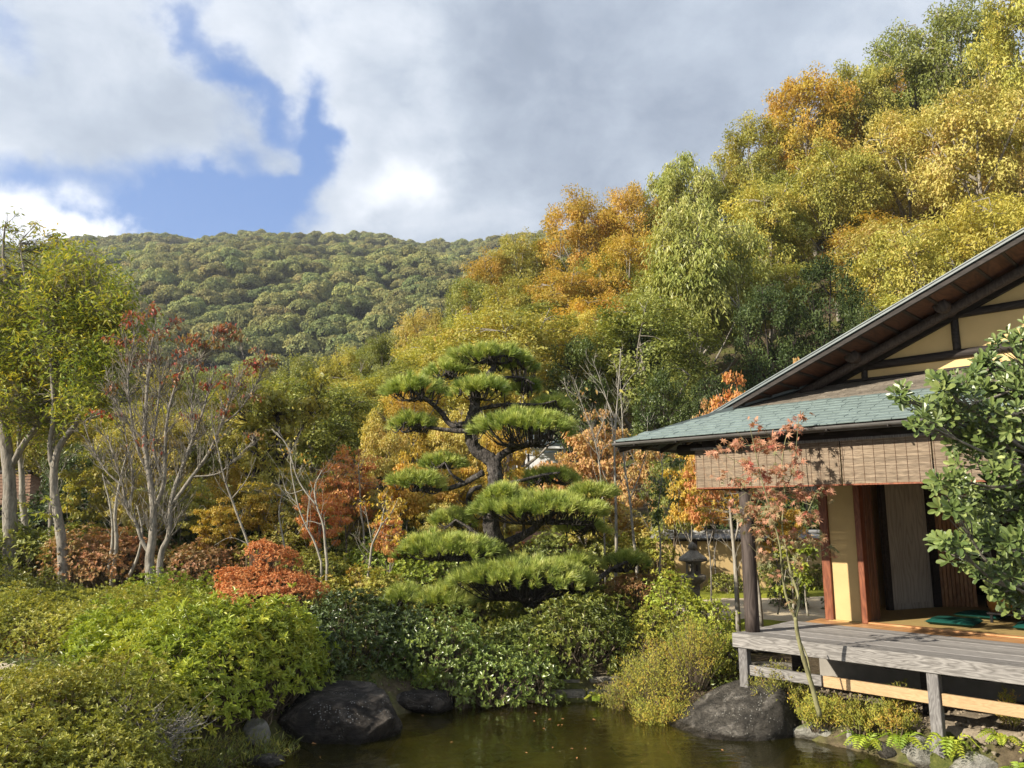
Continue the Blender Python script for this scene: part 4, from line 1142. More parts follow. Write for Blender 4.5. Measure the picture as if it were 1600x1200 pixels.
# upper gabled roof, verge at v = 9.27
VG = 9.27
def slab(name, mat, u0, u1, v0, v1, dz0, dz1, parent=None, r=.5):
    mb = MB()
    V = [(u0, v0, zg(u0) + dz0), (u1, v0, zg(u1) + dz0), (u1, v1, zg(u1) + dz0), (u0, v1, zg(u0) + dz0),
         (u0, v0, zg(u0) + dz1), (u1, v0, zg(u1) + dz1), (u1, v1, zg(u1) + dz1), (u0, v1, zg(u0) + dz1)]
    mb.add(V, [(0, 3, 2, 1), (4, 5, 6, 7), (0, 1, 5, 4), (1, 2, 6, 5), (2, 3, 7, 6), (3, 0, 4, 7)], r)
    return hb(mb, name, mat, parent)
UL = EU + .75
slab('upper_roof', 'roof_lead', UL + .1, RU, VG - .02, 17, -.035, .0)
slab('verge_trim', 'roof_lead', UL, RU, VG - .03, VG + .05, .002, .016, r=.9)
slab('verge_trim', 'gutter', UL + .03, RU, VG - .018, VG + .02, -.018, .0, r=.1)
slab('verge_trim', 'roof_lead', UL + .05, RU, VG - .03, VG - .0, -.032, -.020, r=.8)
slab('verge_board', 'beam_dark', UL + .12, RU, VG - .003, VG + .045, -.100, -.036, r=.1)
n = 24; us = np.linspace(UL + .2, RU, n + 1)
for i in range(n):
    slab('soffit_board', 'soffit', us[i] + .006, us[i + 1] - .006, VG + .047, 10.17, -.075 - .004 * (i % 2), -.05, r=hg.random())
    slab('batten', 'beam_dark', us[i] - .012, us[i] + .014, VG + .047, 10.17, -.102, -.081, r=hg.random())
mb = MB(); tube(mb, curve([(UL + .6, 9.93, zg(UL + .6) - .175), (-2, 9.93, zg(-2) - .175), (RU, 9.93, zg(RU) - .175)], 20), .062, 10, .015, hg); hb(mb, 'verge_rafter', 'post_brown', smooth=True)
slab('wall_rafter', 'beam_dark', UL + 1.0, RU, 10.11, 10.168, -.24, -.104, r=.3)
# mirrored far slope (towards the right, outside the view)
mb = MB(); zt = zg(RU)
V = [(RU, VG - .02, zt - .035), (8.2, VG - .02, EZ), (8.2, 17, EZ), (RU, 17, zt - .035)]; V += [(x, y, z + .035) for x, y, z in V]
mb.add(V, [(0, 3, 2, 1), (4, 5, 6, 7), (0, 1, 5, 4), (1, 2, 6, 5), (2, 3, 7, 6), (3, 0, 4, 7)]); hb(mb, 'upper_roof', 'roof_lead')
# gable wall, its beams, struts and purlin ends
zb = zr(10.2) - .02
mb = MB(); prism(mb, [(EU + 1.9, zb), (7.4, zb), (RU, zg(RU) - .1), (EU + 1.9, zg(EU + 1.9) - .1)], 1, 10.17, 10.25); hb(mb, 'gable_wall', 'plaster')
mb = MB()
def logbeam(p, q, r, nm='gable_beam', mat='beam_dark', sides=8, rf=.02):
    m = MB(); tube(m, curve([p, (np.array(p) + np.array(q)) / 2 + hg.normal(0, .006, 3), q], 10), r, sides, rf, hg); return hb(m, nm, mat, smooth=True)
logbeam((-3.93, 10.16, EYE + 1.88), (1.6, 10.16, EYE + 1.92), .055)
logbeam((-2.82, 10.16, EYE + 2.37), (1.6, 10.16, EYE + 2.40), .05)
logbeam((-3.70, 10.165, EYE + 1.69), (-3.70, 10.165, EYE + 1.84), .04, 'gable_strut')
logbeam((-2.61, 10.165, EYE + 1.93), (-2.61, 10.165, EYE + 2.33), .045, 'gable_strut')
logbeam((-1.2, 10.165, EYE + 1.93), (-1.2, 10.165, EYE + 2.36), .045, 'gable_strut')
for (u, h) in ((-3.70, 1.965), (-2.63, 2.41), (-1.2, 2.98)):
    logbeam((u, 9.72, EYE + h), (u, 10.25, EYE + h), .082, 'purlin', 'post_brown', 14, .01)
bx('flashing', 'beam_dark', EU + 1.9, 6.9, 10.13, 10.168, zb - .0, zb + .035, .004)
# hanging bamboo blinds
BB = EYE + .30; BT = EYE + .78
def blind(u0, u1, axis=0, fix=8.41, zb=BB):
    sl_ = MB(); z = zb + .02
    while z < BT:
        t = .0095; a, b = fix + hg.uniform(-.002, .002), 0
        if axis == 0: box(sl_, u0, u1, a, a + .006, z, z + t, hg.random())
        else: box(sl_, a, a + .006, u0, u1, z, z + t, hg.random())
        z += .0122
    m = MB()
    if axis == 0: box(m, u0, u1, fix - .008, fix + .012, zb, zb + .018, .6, .003)
    else: box(m, fix - .008, fix + .012, u0, u1, zb, zb + .018, .6, .003)
    b = hb(m, 'blind', 'pillar_red')
    tagp(hb(sl_, 'blind_slats', 'blind', b), kind='stuff')
    n = max(2, int(abs(u1 - u0) / .105)); cm = MB()
    for i in range(n + 1):
        uu = u0 + .015 + (u1 - u0 - .03) * i / n
        if axis == 0: box(cm, uu - .0014, uu + .0014, fix - .0055, fix - .003, zb, BT, .5)
        else: box(cm, fix - .0055, fix - .003, uu - .0014, uu + .0014, zb, BT, .5)
    tagp(hb(cm, 'blind_cords', 'cord', b), kind='stuff')
blind(-5.18, -3.39); blind(-3.375, -2.48); blind(-2.465, -1.2); blind(-1.18, .8); blind(.82, 3.0)
blind(8.44, 11.0, 1, -5.18)
bx('blind_rod', 'post_grey', -5.24, 6.4, 8.40, 8.43, BT + .0, BT + .03, .004)
bx('frieze_board', 'beam_dark', -5.1, 6.4, 8.44, 8.465, BT - .06, zr(8.45) - .14, .004, r=.3)

def thing_at(name, u, v, z, rz, label, cat, group=None):
    x, y = uv2w(u, v)
    return empty(name, (x, y, z), R45 + rz, label, cat, group)
def local(mb, name, mat, parent, smooth=False):
    me = mb.mesh(name, MATS[mat], (0, 0, 0), smooth); o = bpy.data.objects.new(name, me); C.objects.link(o); o.parent = parent
    return o
def cushion(u, v, rz, label, s=.27):
    n = 15; g = np.linspace(-1, 1, n); X, Y = np.meshgrid(g, g)
    prof = np.clip(1 - np.maximum(np.abs(X), np.abs(Y)) ** 6, 0, 1) ** .5
    t = .034 * prof * (1 + .12 * np.sin(X * 5) * np.cos(Y * 4))
    xx = X * s * (1 - .05 * (1 - np.abs(Y)) ** 2 * 0); 
    mb = MB(); i = np.arange(n - 1)[:, None] * n; j = np.arange(n - 1)[None, :]
    F = np.stack([i + j, i + j + 1, i + n + j + 1, i + n + j], -1).reshape(-1, 4)
    mb.add(np.stack([xx, Y * s, .036 + t], -1).reshape(-1, 3), F)
    mb.add(np.stack([xx, Y * s, .036 - t * .9], -1).reshape(-1, 3), F[:, ::-1])
    x, y = uv2w(u, v)
    o = local(mb, 'floor_cushion', 'cushion_green', None, True)
    o.location = (x, y, DT + .012); o.rotation_euler = (0, 0, R45 + rz)
    tagp(o, label, 'cushion', 'green cushions on the teahouse floor')
cushion(-3.10, 10.80, .05, 'flat dark green square cushion nearest the grey door, on the edge of the room')
cushion(-3.02, 11.75, -.1, 'flat dark green square cushion behind the front one, deeper in the room')
cushion(-2.22, 11.0, .1, 'flat dark green square cushion at the right edge, half hidden by leaves')
tb = thing_at('low_table', -2.55, 11.45, DT + .012, 0, 'black lacquered low tray table between the green cushions', 'table')
mb = MB(); box(mb, -.3, .3, -.2, .2, .10, .125, .5, .004); local(mb, 'tabletop', 'black_lacquer', tb)
for a in (-.26, .26):
    for b in (-.16, .16):
        mb = MB(); box(mb, a - .015, a + .015, b - .015, b + .015, 0, .098); local(mb, 'leg', 'black_lacquer', tb)
lp = thing_at('paper_lantern', -2.95, 12.35, DT + .012, 0, 'warm orange rounded floor lantern in the dark room behind the cushions', 'lantern')
mb = MB(); tube(mb, [(0, 0, .03), (0, 0, .05), (0, 0, .10), (0, 0, .16), (0, 0, .22), (0, 0, .26), (0, 0, .28)], [.10, .13, .155, .16, .15, .12, .08], 16); local(mb, 'lamp_shade', 'lamp_orange', lp, True)
mb = MB(); tube(mb, [(0, 0, 0), (0, 0, .03)], .09, 16); local(mb, 'base', 'black_lacquer', lp)

# ------------------------------------------------------------------ rocks
def ico(sub):
    import bmesh
    bm = bmesh.new(); bmesh.ops.create_icosphere(bm, subdivisions=sub, radius=1)
    V = np.array([v.co[:] for v in bm.verts]); F = np.array([[v.index for v in f.verts] for f in bm.faces]); bm.free()
    return V, F
ICO = {2: ico(2), 3: ico(3), 4: ico(4), 5: ico(5)}
def noise3(p, s, seed):
    r = np.random.default_rng(seed); z = np.zeros(len(p))
    for k in range(5):
        d = nrm(r.standard_normal((3, 3))); f = s * 1.9 ** k; ph = r.uniform(0, 6.28, 3)
        z += (np.sin(p @ d[0] * f + ph[0]) * np.sin(p @ d[1] * f + ph[1]) + .5 * np.sin(p @ d[2] * f * 1.3 + ph[2])) / 1.8 ** k
    return z
def rock(name, c, r, seed, mat, label, group=None, cuts=11, sub=4, rz=0, amp=.045, cutd=(.55, .85), up=None, kind=None, wedge=0.0, upd=None):
    V, F = ICO[sub]; rng = np.random.default_rng(seed); p = V.copy()
    for k in range(cuts):
        n = sph(rng, 1)[0]
        if k == 0 and up is not None: n = nrm(np.array(up, float))
        d = rng.uniform(*cutd) if not (k == 0 and up is not None) else (cutd[0] if upd is None else upd)
        p = p - np.clip(p @ n - d, 0, None)[:, None] * n[None] * .96
    p = p * (1 + amp * noise3(p, 2.6, seed + 1)[:, None])
    if wedge: p[:, 2] *= np.clip((1 - wedge) + wedge * (p[:, 0] + .75) / 1.2, .15, 1.1)
    if sub >= 4: p = p * (1 + .012 * noise3(p, 15, seed + 2)[:, None] + .012 * np.abs(noise3(p * [1, 1, 2.2], 7, seed + 3))[:, None])
    ca, sa = math.cos(rz), math.sin(rz)
    p = p * np.array(r); p = np.column_stack([p[:, 0] * ca - p[:, 1] * sa, p[:, 0] * sa + p[:, 1] * ca, p[:, 2]])
    mb = MB(); mb.add(p, F)
    me = mb.mesh(name, MATS[mat], smooth=(sub >= 3)); o = bpy.data.objects.new(name, me); C.objects.link(o); o.location = c
    return tagp(o, label, 'rock' if label else None, group, kind)
rock('boulder', (-1.95, 8.95, .10), (.72, .52, .46), 3, 'rock_dark', 'big dark flat-topped boulder at the left of the pond, lichen specks on top', up=(.03, -.1, 1), cutd=(.66, .86), cuts=16, sub=5, amp=.035, rz=.1)
rock('boulder', (-1.62, 8.72, .05), (.40, .34, .30), 12, 'rock_dark', 'dark rounded boulder leaning on the right side of the big flat one', sub=5)
rock('boulder', (-1.12, 9.95, .08), (.40, .3, .24), 5, 'rock_dark', 'dark low boulder alone at the back left of the pond', up=(0, 0, 1), sub=5)
rock('boulder', (2.50, 9.05, -.02), (.78, .50, .64), 21, 'rock_grey', 'grey pointed boulder under the left end of the veranda', up=(-.50, -.14, .80), upd=.44, cutd=(.62, .92), cuts=14, sub=5, amp=.035)
rock('boulder', (3.05, 9.25, .2), (.3, .3, .28), 22, 'rock_grey', 'small dark grey boulder that carries the first veranda leg')
rock('rock', (1.95, 10.0, .1), (.26, .2, .2), 8, 'rock_dark', 'dark rock half hidden in the yellow shrub left of the grey boulder')
rock('rock', (-2.62, 8.35, .12), (.15, .14, .17), 9, 'rock_pale', 'pale whitish rock at the left foot of the big dark boulder')
rock('rock', (-2.35, 7.85, .0), (.20, .14, .09), 10, 'rock_grey', 'smooth blue-grey rock lying in the water in front of the pale rock')
rock('rock', (-2.92, 7.25, .0), (.16, .11, .10), 11, 'rock_pale', 'pale brown rock in the water at the bottom edge, below the dead twigs')
rock('rock', (-3.12, 7.0, .0), (.10, .07, .05), 14, 'rock_pale', 'small pale pebble beside the pale brown rock at the bottom edge')
rock('rock', (-2.75, 7.75, .02), (.06, .05, .06), 15, 'rock_pale', 'very small pale stone between the shrubs and the blue-grey rock')
rim = [(3.25, 8.72, .24, .14, 'pale', 'flat greenish rim stone just right of the pointed grey boulder'), (3.55, 8.42, .17, .13, 'pale', 'pale rim stone behind the thin maple stem'),
       (3.72, 8.12, .20, .12, 'grey', 'grey rim stone under the ferns right of the maple stem'), (3.92, 7.90, .26, .20, 'pale', 'large angular pale rim stone left of the veranda leg'),
       (4.28, 7.55, .30, .15, 'pale', 'rugged pale stone that the front veranda leg stands on'), (4.32, 7.95, .20, .16, 'pale', 'pale rim stone behind the foot of the front leg'),
       (4.62, 7.35, .2, .14, 'grey', 'grey rim stone just right of the front leg'), (4.9, 7.15, .24, .15, 'pale', 'pale rim stone near the right bottom corner'),
       (5.25, 6.9, .26, .16, 'grey', 'grey rim stone at the right bottom corner'), (5.6, 6.55, .26, .16, 'grey', 'grey rim stone beyond the right edge')]
for i, (x, y, r, h, m, lab) in enumerate(rim):
    rock('rim_stone', (x, y, .04), (r, r * .8, h), 60 + i, 'rock_' + m, lab, 'rim stones under the veranda', rz=i * .7)
srng = np.random.default_rng(17)
n = 0
for i in range(400):
    x, y = srng.uniform(-3.5, 5), srng.uniform(4.5, 10.3)
    d = float(pond_sd(np.array([x]), np.array([y]))[0])
    if d > -.12 or d < -1.7 or n > 60: continue
    n += 1
    s = srng.uniform(.09, .26)
    rock('bed_stone', (x, y, Gs(x, y) + .03), (s, s * .8, s * .42), 100 + i, 'rock_bed', 'brown stone lying under water on the pond bed', 'stones on the pond bed', cuts=5, sub=2, rz=i)
# stone kerb at the back of the pond
cb = empty('stone_kerb', (.5, 10.35, 0), 0, 'low weathered stone kerb along the back of the pond', 'kerb')
cx_ = [-.35, .35, .95, 1.55, 1.85]
for i in range(4):
    mb = MB(); box(mb, cx_[i] - .5 + .012, cx_[i + 1] - .5 - .012, -.03 - .02 * (i % 2), .26, -.12, .135, srng.random(), .02)
    me = mb.mesh('kerb_stone', MATS['rock_curb']); o = bpy.data.objects.new('kerb_stone', me); C.objects.link(o); o.parent = cb
    mb = MB(); box(mb, cx_[i] - .5 + .05, cx_[i + 1] - .5 - .05, .10, .36, .137, .26 - .03 * (i % 2), srng.random(), .025)
    me = mb.mesh('kerb_stone', MATS['rock_curb']); o = bpy.data.objects.new('kerb_stone', me); C.objects.link(o); o.parent = cb
for i, (x, y, z, r, lab) in enumerate([(-1.15, 11.3, .55, .28, 'grey-brown rock in the shrubs below the pine, largest of the group'), (-1.45, 11.2, .45, .2, 'brown rock left of the largest one below the pine'),
        (-.8, 11.15, .35, .2, 'grey rock under the glossy shrub below the pine'), (-1.9, 11.5, .5, .24, 'shaded rock between the dark shrub and the pine'), (-2.3, 10.2, .1, .22, 'shaded flat rock at the back corner of the pond')]):
    rock('rock', (x, y, z), (r, r * .8, r * .75), 80 + i, 'rock_grey' if i != 1 else 'rock_curb', lab, None)
# stepping stones and gravel beside the veranda
for i, (x, y, w) in enumerate([(3.7, 11.9, .55), (4.6, 12.15, .5), (2.95, 11.5, .45), (3.4, 10.7, .5), (5.4, 12.5, .5)]):
    rock('stepping_stone', (x, y, Gs(x, y) + .02), (w, .28, .07), 90 + i, 'rock_curb', ['flat grey stepping stone beside the moss, left of the round post', 'flat grey stepping stone right of the round post', 'flat stepping stone at the foot of the yellow-green bush', 'flat stepping stone close behind the veranda corner', 'flat stepping stone near the red pillar'][i], 'stepping stones by the teahouse', cuts=4, sub=3)
gm = MB(); V0, F0 = ICO[2]
for i in range(900):
    u = srng.uniform(-4.3, -.8); v = srng.uniform(8.35, 9.9); x, y = uv2w(u, v)
    s = srng.uniform(.008, .024); q = V0[:, :] * s * srng.uniform(.6, 1.2, 3)
    if i < 700: gm.add(q[:12 * 0 + len(q)] + np.array([x, y, Gs(x, y) + .04]), F0[::1], srng.random())
tagp(gm.build('gravel', MATS['gravel_stone']), 'loose brown gravel on the ground under the veranda', 'gravel', kind='stuff')

# ------------------------------------------------------------------ stone lantern, garden wall, huts
def lathe(mb, prof, sides=6, rot=0.0, r=.5):
    p = np.array(prof, float); a = np.linspace(0, 2 * PI, sides, endpoint=False) + rot
    V = np.stack([p[:, None, 0] * np.cos(a), p[:, None, 0] * np.sin(a), np.repeat(p[:, 1:2], sides, 1)], -1).reshape(-1, 3)
    n = len(p); i = np.arange(n - 1)[:, None] * sides; j = np.arange(sides)[None]; j2 = (j + 1) % sides
    mb.add(V, np.stack([i + j, i + j2, i + sides + j2, i + sides + j], -1).reshape(-1, 4), r)
    b = mb.n - n * sides
    mb.F.append(np.array([[b + k for k in range(sides)][::-1]])); mb.F.append(np.array([[b + (n - 1) * sides + k for k in range(sides)]]))
def lantern(x, y, s, label):
    g = Gs(x, y)
    e = empty('stone_lantern', (x, y, g - .02), .3, label, 'lantern'); e.scale = (s, s, s)
    def part(nm, prof, sides=6, rot=0.0):
        m = MB(); lathe(m, prof, sides, rot); return local(m, nm, 'lantern_stone', e, sides > 8)
    part('base', [(.24, 0), (.26, .05), (.22, .12), (.15, .16)])
    part('shaft', [(.11, .16), (.10, .35), (.125, .40), (.10, .45), (.11, .64)], 12)
    part('platform', [(.12, .64), (.25, .74), (.26, .79), (.20, .82)])
    m = MB()
    for k in range(6):
        a = k * PI / 3; cx, cy = .125 * math.cos(a), .125 * math.sin(a)
        tube(m, [(cx, cy, .82), (cx, cy, 1.04)], .028, 4)
    lathe(m, [(.10, .82), (.10, .87)]); lathe(m, [(.10, 1.0), (.10, 1.04)]); lathe(m, [(.055, .87), (.055, 1.0)])
    local(m, 'light_box', 'lantern_stone', e)
    part('roof', [(.15, 1.04), (.30, 1.07), (.29, 1.11), (.20, 1.17), (.11, 1.23), (.07, 1.25)])
    part('finial', [(.05, 1.25), (.085, 1.29), (.08, 1.34), (.02, 1.40)], 10)
q = P(1083, 880, 14.0); lantern(q[0], 14.0, .97, 'weathered stone lantern beside the ochre garden wall')
q = P(1068, 850, 19.5); lantern(q[0], 19.5, 1.45, 'larger stone lantern behind the garden wall, only its roof showing')

def tile_run(parent, x0, x1, y, z, mat='wall_tile', step=.27):
    m = MB(); tube(m, [(0, -.12, .03), (0, 0, .10), (0, .12, .03)], .035, 8)
    base = MB(); prism(base, [(-.2, 0), (0, .11), (.2, 0), (.2, -.03), (-.2, -.03)], 0, 0, step - .012); me = base.mesh('roof_tile', MATS[mat])
    xx = x0
    while xx < x1 - .01:
        o = bpy.data.objects.new('roof_tile', me); C.objects.link(o); o.parent = parent; o.location = (xx, y, z + rs.uniform(-.003, .003)); xx += step
    m = MB(); tube(m, [(x0, y, z + .13), (x1, y, z + .13)], .05, 10); local(m, 'ridge_cap', mat, parent, True)
gw = empty('garden_wall', (6.3, 17.8, Gs(6.3, 17.8)), -.04, 'ochre plastered garden wall with grey tile coping behind the courtyard', 'wall')
mb = MB(); box(mb, -3.0, 4.5, -.08, .08, -.2, 1.02); local(mb, 'wall', 'plaster', gw)
mb = MB(); box(mb, -3.0, 4.5, -.12, .12, 1.02, 1.07); local(mb, 'coping_board', 'beam_dark', gw)
for i in range(4):
    mb = MB(); box(mb, -2.2 + i * 1.9, -2.1 + i * 1.9, -.105, -.082, -.2, 1.018); local(mb, 'post', 'post_brown', gw)
tile_run(gw, -3.1, 4.5, 0, 1.10)
# small roofed gate seen through the pine
q = P(862, 845, 18.5)
gt = empty('garden_gate', (q[0], 18.5, Gs(q[0], 18.5)), -.05, 'small gate with low brown roof seen through the lower pine branches', 'gate')
zt = q[2] - Gs(q[0], 18.5)
mb = MB(); prism(mb, [(-.55, zt - .02), (0, zt + .22), (.55, zt - .02), (.55, zt - .08), (0, zt + .14), (-.55, zt - .08)], 0, -.85, .80); local(mb, 'roof', 'shingle_bark', gt)
mb = MB(); box(mb, -.87, .82, -.62, -.55, zt - .10, zt + .0); local(mb, 'fascia_board', 'pillar_red', gt)
for a in (-.7, .65):
    mb = MB(); box(mb, a - .06, a + .06, -.05, .07, 0, zt + .1); local(mb, 'post', 'post_brown', gt)
mb = MB(); box(mb, -.62, .58, -.02, .02, .1, zt - .1); local(mb, 'door', 'white_wall', gt)
# hut on the left
def hut(name, px, py_eave, Y, wide, deep, ridge, label, wallmat, roofmat, rz, eave=.5, wins=0):
    q = P(px, py_eave, Y); g = Gs(q[0], Y)
    e = empty(name, (q[0], Y, g), rz, label, 'building'); h = q[2] - g
    m = MB(); box(m, -wide / 2, wide / 2, 0, deep, -.3, h + .05); local(m, 'wall', wallmat, e)
    a, b = wide / 2 + eave, deep + eave
    V = [(-a, -eave, h), (a, -eave, h), (a, b, h), (-a, b, h), (-a * .35, deep / 2, h + ridge), (a * .35, deep / 2, h + ridge)]
    V += [(x, y, z - .07) for x, y, z in V[:4]]
    m = MB(); m.add(V, [(0, 1, 5, 4), (1, 2, 5), (2, 3, 4, 5), (3, 0, 4), (6, 7, 1, 0), (7, 8, 2, 1), (8, 9, 3, 2), (9, 6, 0, 3), (9, 8, 7, 6)], .5); rf = local(m, 'roof', roofmat, e)
    m = MB(); tube(m, [(-a * .36, deep / 2, h + ridge + .03), (a * .36, deep / 2, h + ridge + .03)], .09, 8); local(m, 'ridge', 'beam_dark', rf)
    rowz = 9
    for k in range(1, rowz):
        f0 = k / rowz
        m = MB(); y0 = -eave + (deep / 2 + eave) * f0; xa = a * (1 - .65 * f0)
        box(m, -xa, xa, y0 - .03, y0 + .03, h + ridge * f0 - .0, h + ridge * f0 + .03); local(m, 'shingle_course', roofmat, rf)
    for s in (-1, 1):
        m = MB(); box(m, s * (wide / 2 + eave * .6) - .06, s * (wide / 2 + eave * .6) + .06, -eave * .6, -eave * .6 + .12, -.3, h + .02); local(m, 'post', 'post_brown', e)
    for k in range(wins):
        xk = -wide / 2 + (k + .5) * wide / wins
        m = MB(); box(m, xk - .45 * wide / wins, xk + .45 * wide / wins, -.04, -.005, h * .35, h * .92); w = local(m, 'window', 'white_wall', e)
        m = MB(); box(m, xk - .38 * wide / wins, xk + .38 * wide / wins, -.06, -.042, h * .4, h * .88); local(m, 'pane', 'window_glass', w)
    return e
hut('garden_hut', -20, 786, 26, 2.4, 2.4, 1.05, 'small dark hut with brown shingled roof behind the grey trunks', 'dark_room', 'shingle_bark', .0, .55)
hut('pale_house', 842, 668, 31, 2.2, 2.5, .55, 'pale house with glass front on the slope, glimpsed through the pine', 'white_wall', 'wall_tile', -.05, .25, 2)
# white flat canopy glimpsed below the pale house
q = P(850, 702, 29.5); cn = empty('porch_roof', (q[0], 29.5, Gs(q[0], 29.5)), 0, 'thin white flat porch roof below the pale house behind the pine', 'canopy')
mb = MB(); h_ = q[2] - Gs(q[0], 29.5); box(mb, -.75, .75, -.4, .6, h_, h_ + .08); local(mb, 'roof', 'white_wall', cn)
for a in (-.6, .6):
    mb = MB(); box(mb, a - .04, a + .04, -.3, -.22, -.2, h_ - .002); local(mb, 'post', 'post_grey', cn)

# ------------------------------------------------------------------ hand-shaped trees
def px_curve(pts, Y, n=12):
    return curve([P(p[0], p[1], Y + (p[2] if len(p) > 2 else 0)) for p in pts], n)
def shaped_tree(name, label, Y, foot, limbs, clusters, bark, leafmat, leaf=('rhomb', .12, .06, .6), seed=1, cat='tree', twig=.010, rough=.05, flat=.7, group=None, subtw=2, airy=.42, trunks=1, side=4):
    """limbs: (pixel points, r0, r1); clusters: (px, py, rx, ry, leaves, depth offset)"""
    rng = np.random.default_rng(seed)
    f = P(foot[0], foot[1], Y); base = (f[0], Y, Gs(f[0], Y))
    e = empty(name, base, 0, label, cat, group)
    paths = []; trunkm = []
    for i, (pts, r0, r1) in enumerate(limbs):
        c = px_curve(pts, Y, max(8, 4 * len(pts)))
        if i < trunks: c[0, 2] = min(c[0, 2], base[2]) - .1
        m = MB(); tube(m, c, np.linspace(r0, r1, len(c)), 9 if r0 > .05 else 6, rough, rng)
        m.build('trunk' if i < trunks else 'limb', MATS[bark], e, smooth=True)
        paths.append(c)
    allp = np.vstack(paths)
    tw = MB(); cr = MB()
    for c in paths:
        ln = np.linalg.norm(c[-1] - c[0]); nsd = int(side * ln)
        for _ in range(nsd):
            t = rng.uniform(.25, 1.0); i = min(len(c) - 1, int(t * (len(c) - 1))); b = c[i]
            ax = nrm(c[min(i + 1, len(c) - 1)] - c[max(i - 1, 0)]); d = nrm(ax * .9 + sph(rng, 1)[0] * np.array([1, 1, .5]) + np.array([0, 0, .35]))
            l = rng.uniform(.25, .75) * min(1.0, .25 + ln * .25) * (1.25 - .5 * t); e2 = b + d * l + np.array([0, 0, .12 * l])
            k = curve([b, b + d * l * .5 + rng.normal(0, .05 * l, 3), e2], 6); tube(tw, k, np.linspace(twig * .9, twig * .3, 6), 4, cap=False)
            for _ in range(3):
                j = rng.integers(1, 5); d2 = nrm(d + sph(rng, 1)[0] * .8 + np.array([0, 0, .25]))
                tube(tw, [k[j], k[j] + d2 * l * .22 + rng.normal(0, .01, 3), k[j] + d2 * l * .45], [twig * .5, twig * .4, twig * .25], 3, cap=False)
    kind, L, W, droop = leaf
    s = Y / 1219.0
    for (px, py, rx, ry, nl, dy) in clusters:
        c = P(px, py, Y + dy); R = np.array([rx * s, rx * s * .85, ry * s])
        k = max(3, int(nl / 14))
        q = sph(rng, k) * (rng.random(k) ** .5)[:, None] * R + c
        for qi in q:
            dd = np.linalg.norm(allp - qi, axis=1) + .5 * np.clip(allp[:, 2] - qi[2], 0, None)
            b = allp[np.argmin(dd)]
            mid = (b + qi) / 2 + rng.normal(0, .06 * np.linalg.norm(qi - b) + .01, 3) - np.array([0, 0, .05 * np.linalg.norm(qi - b)])
            tube(tw, curve([b, mid, qi], 6), np.linspace(twig, twig * .35, 6), 3, cap=False)
            for _ in range(subtw):
                t = qi + rng.normal(0, .5, 3) * R * .5
                tube(tw, [mid + (qi - mid) * .4, (mid + t) / 2 + rng.normal(0, .02, 3), t], [twig * .5, twig * .4, twig * .3], 3, cap=False)
        n = int(nl)
        ci = q[rng.integers(0, k, n)]
        p = ci + sph(rng, n) * (rng.random(n) ** .5)[:, None] * R * (airy if k > 3 else .8) * np.array([1, 1, flat])
        T = nrm(sph(rng, n) * np.array([1, 1, .5]) + np.array([0, 0, -droop])); N = nrm(sph(rng, n) * .6 + np.array([-.2, -.2, .7]))
        LL = L * rng.uniform(.65, 1.3, n)
        leaves(cr, p, T, N, LL, LL * W / L, np.clip(.45 * rng.random() + .55 * rng.random(n), 0, 1), kind)
    if tw.n: tw.build('twigs', MATS[bark], e, smooth=True)
    if cr.n: cr.build('crown', MATS[leafmat], e)
    return e
def scatter(rng, n, box_, rx, ry, nl, dz=1.0, shape=None):
    out = []
    while len(out) < n:
        x = rng.uniform(box_[0], box_[2]); y = rng.uniform(box_[1], box_[3])
        if shape and not shape(x, y): continue
        out.append((x, y, rx * rng.uniform(.7, 1.3), ry * rng.uniform(.7, 1.3), nl, rng.uniform(-dz, dz)))
    return out
cr_ = np.random.default_rng(321)
# tall fine-leaved trees on the left edge
ell = lambda cx, cy, rx, ry: (lambda x, y: ((x - cx) / rx) ** 2 + ((y - cy) / ry) ** 2 < 1)
shaped_tree('ash_tree', 'tall tree with thick grey trunk at the left edge and feathery yellow-green leaves', 17.5, (18, 905),
    [([(18, 905), (16, 820), (14, 740), (4, 650), (-10, 560)], .17, .10), ([(16, 730, 0), (40, 690), (75, 640), (100, 560), (120, 480), (128, 420)], .08, .02), ([(4, 650), (35, 600), (48, 520), (40, 440), (30, 380)], .07, .015), ([(75, 640), (120, 600), (160, 560), (185, 520)], .04, .012), ([(-10, 560), (10, 480), (5, 400), (8, 350)], .06, .015)],
    scatter(cr_, 80, (-60, 375, 190, 700), 36, 28, 215, 1.6, ell(55, 520, 130, 150)) + [(6, 352, 16, 14, 40, 0), (28, 345, 14, 18, 40, .2), (50, 352, 14, 12, 40, 0), (14, 382, 30, 16, 90, 0), (65, 385, 24, 12, 70, .3), (85, 372, 10, 12, 30, .2), (150, 640, 30, 20, 80, 0)],
    'bark_grey', 'pinnate_leaf', ('rhomb', .15, .042, .5), 5, twig=.009, flat=.9, airy=1.1, subtw=4)
shaped_tree('ash_tree', 'leaning grey trunk with feathery leaves, rightmost of the left trunks', 16.5, (98, 905),
    [([(100, 905), (97, 850), (88, 790), (84, 745), (92, 700), (120, 660), (150, 600), (165, 520)], .115, .03), ([(86, 745), (78, 700), (84, 640), (80, 560), (86, 480)], .06, .02), ([(120, 660), (165, 645), (200, 620), (240, 590)], .03, .01)],
    scatter(cr_, 50, (60, 400, 235, 690), 32, 24, 150, 1.3, ell(130, 540, 90, 135)) + [(60, 800, 22, 12, 40, -.3), (95, 780, 20, 12, 40, 0)],
    'bark_grey', 'pinnate_leaf', ('rhomb', .14, .042, .5), 6, twig=.008, flat=.9, airy=1.1, subtw=4)
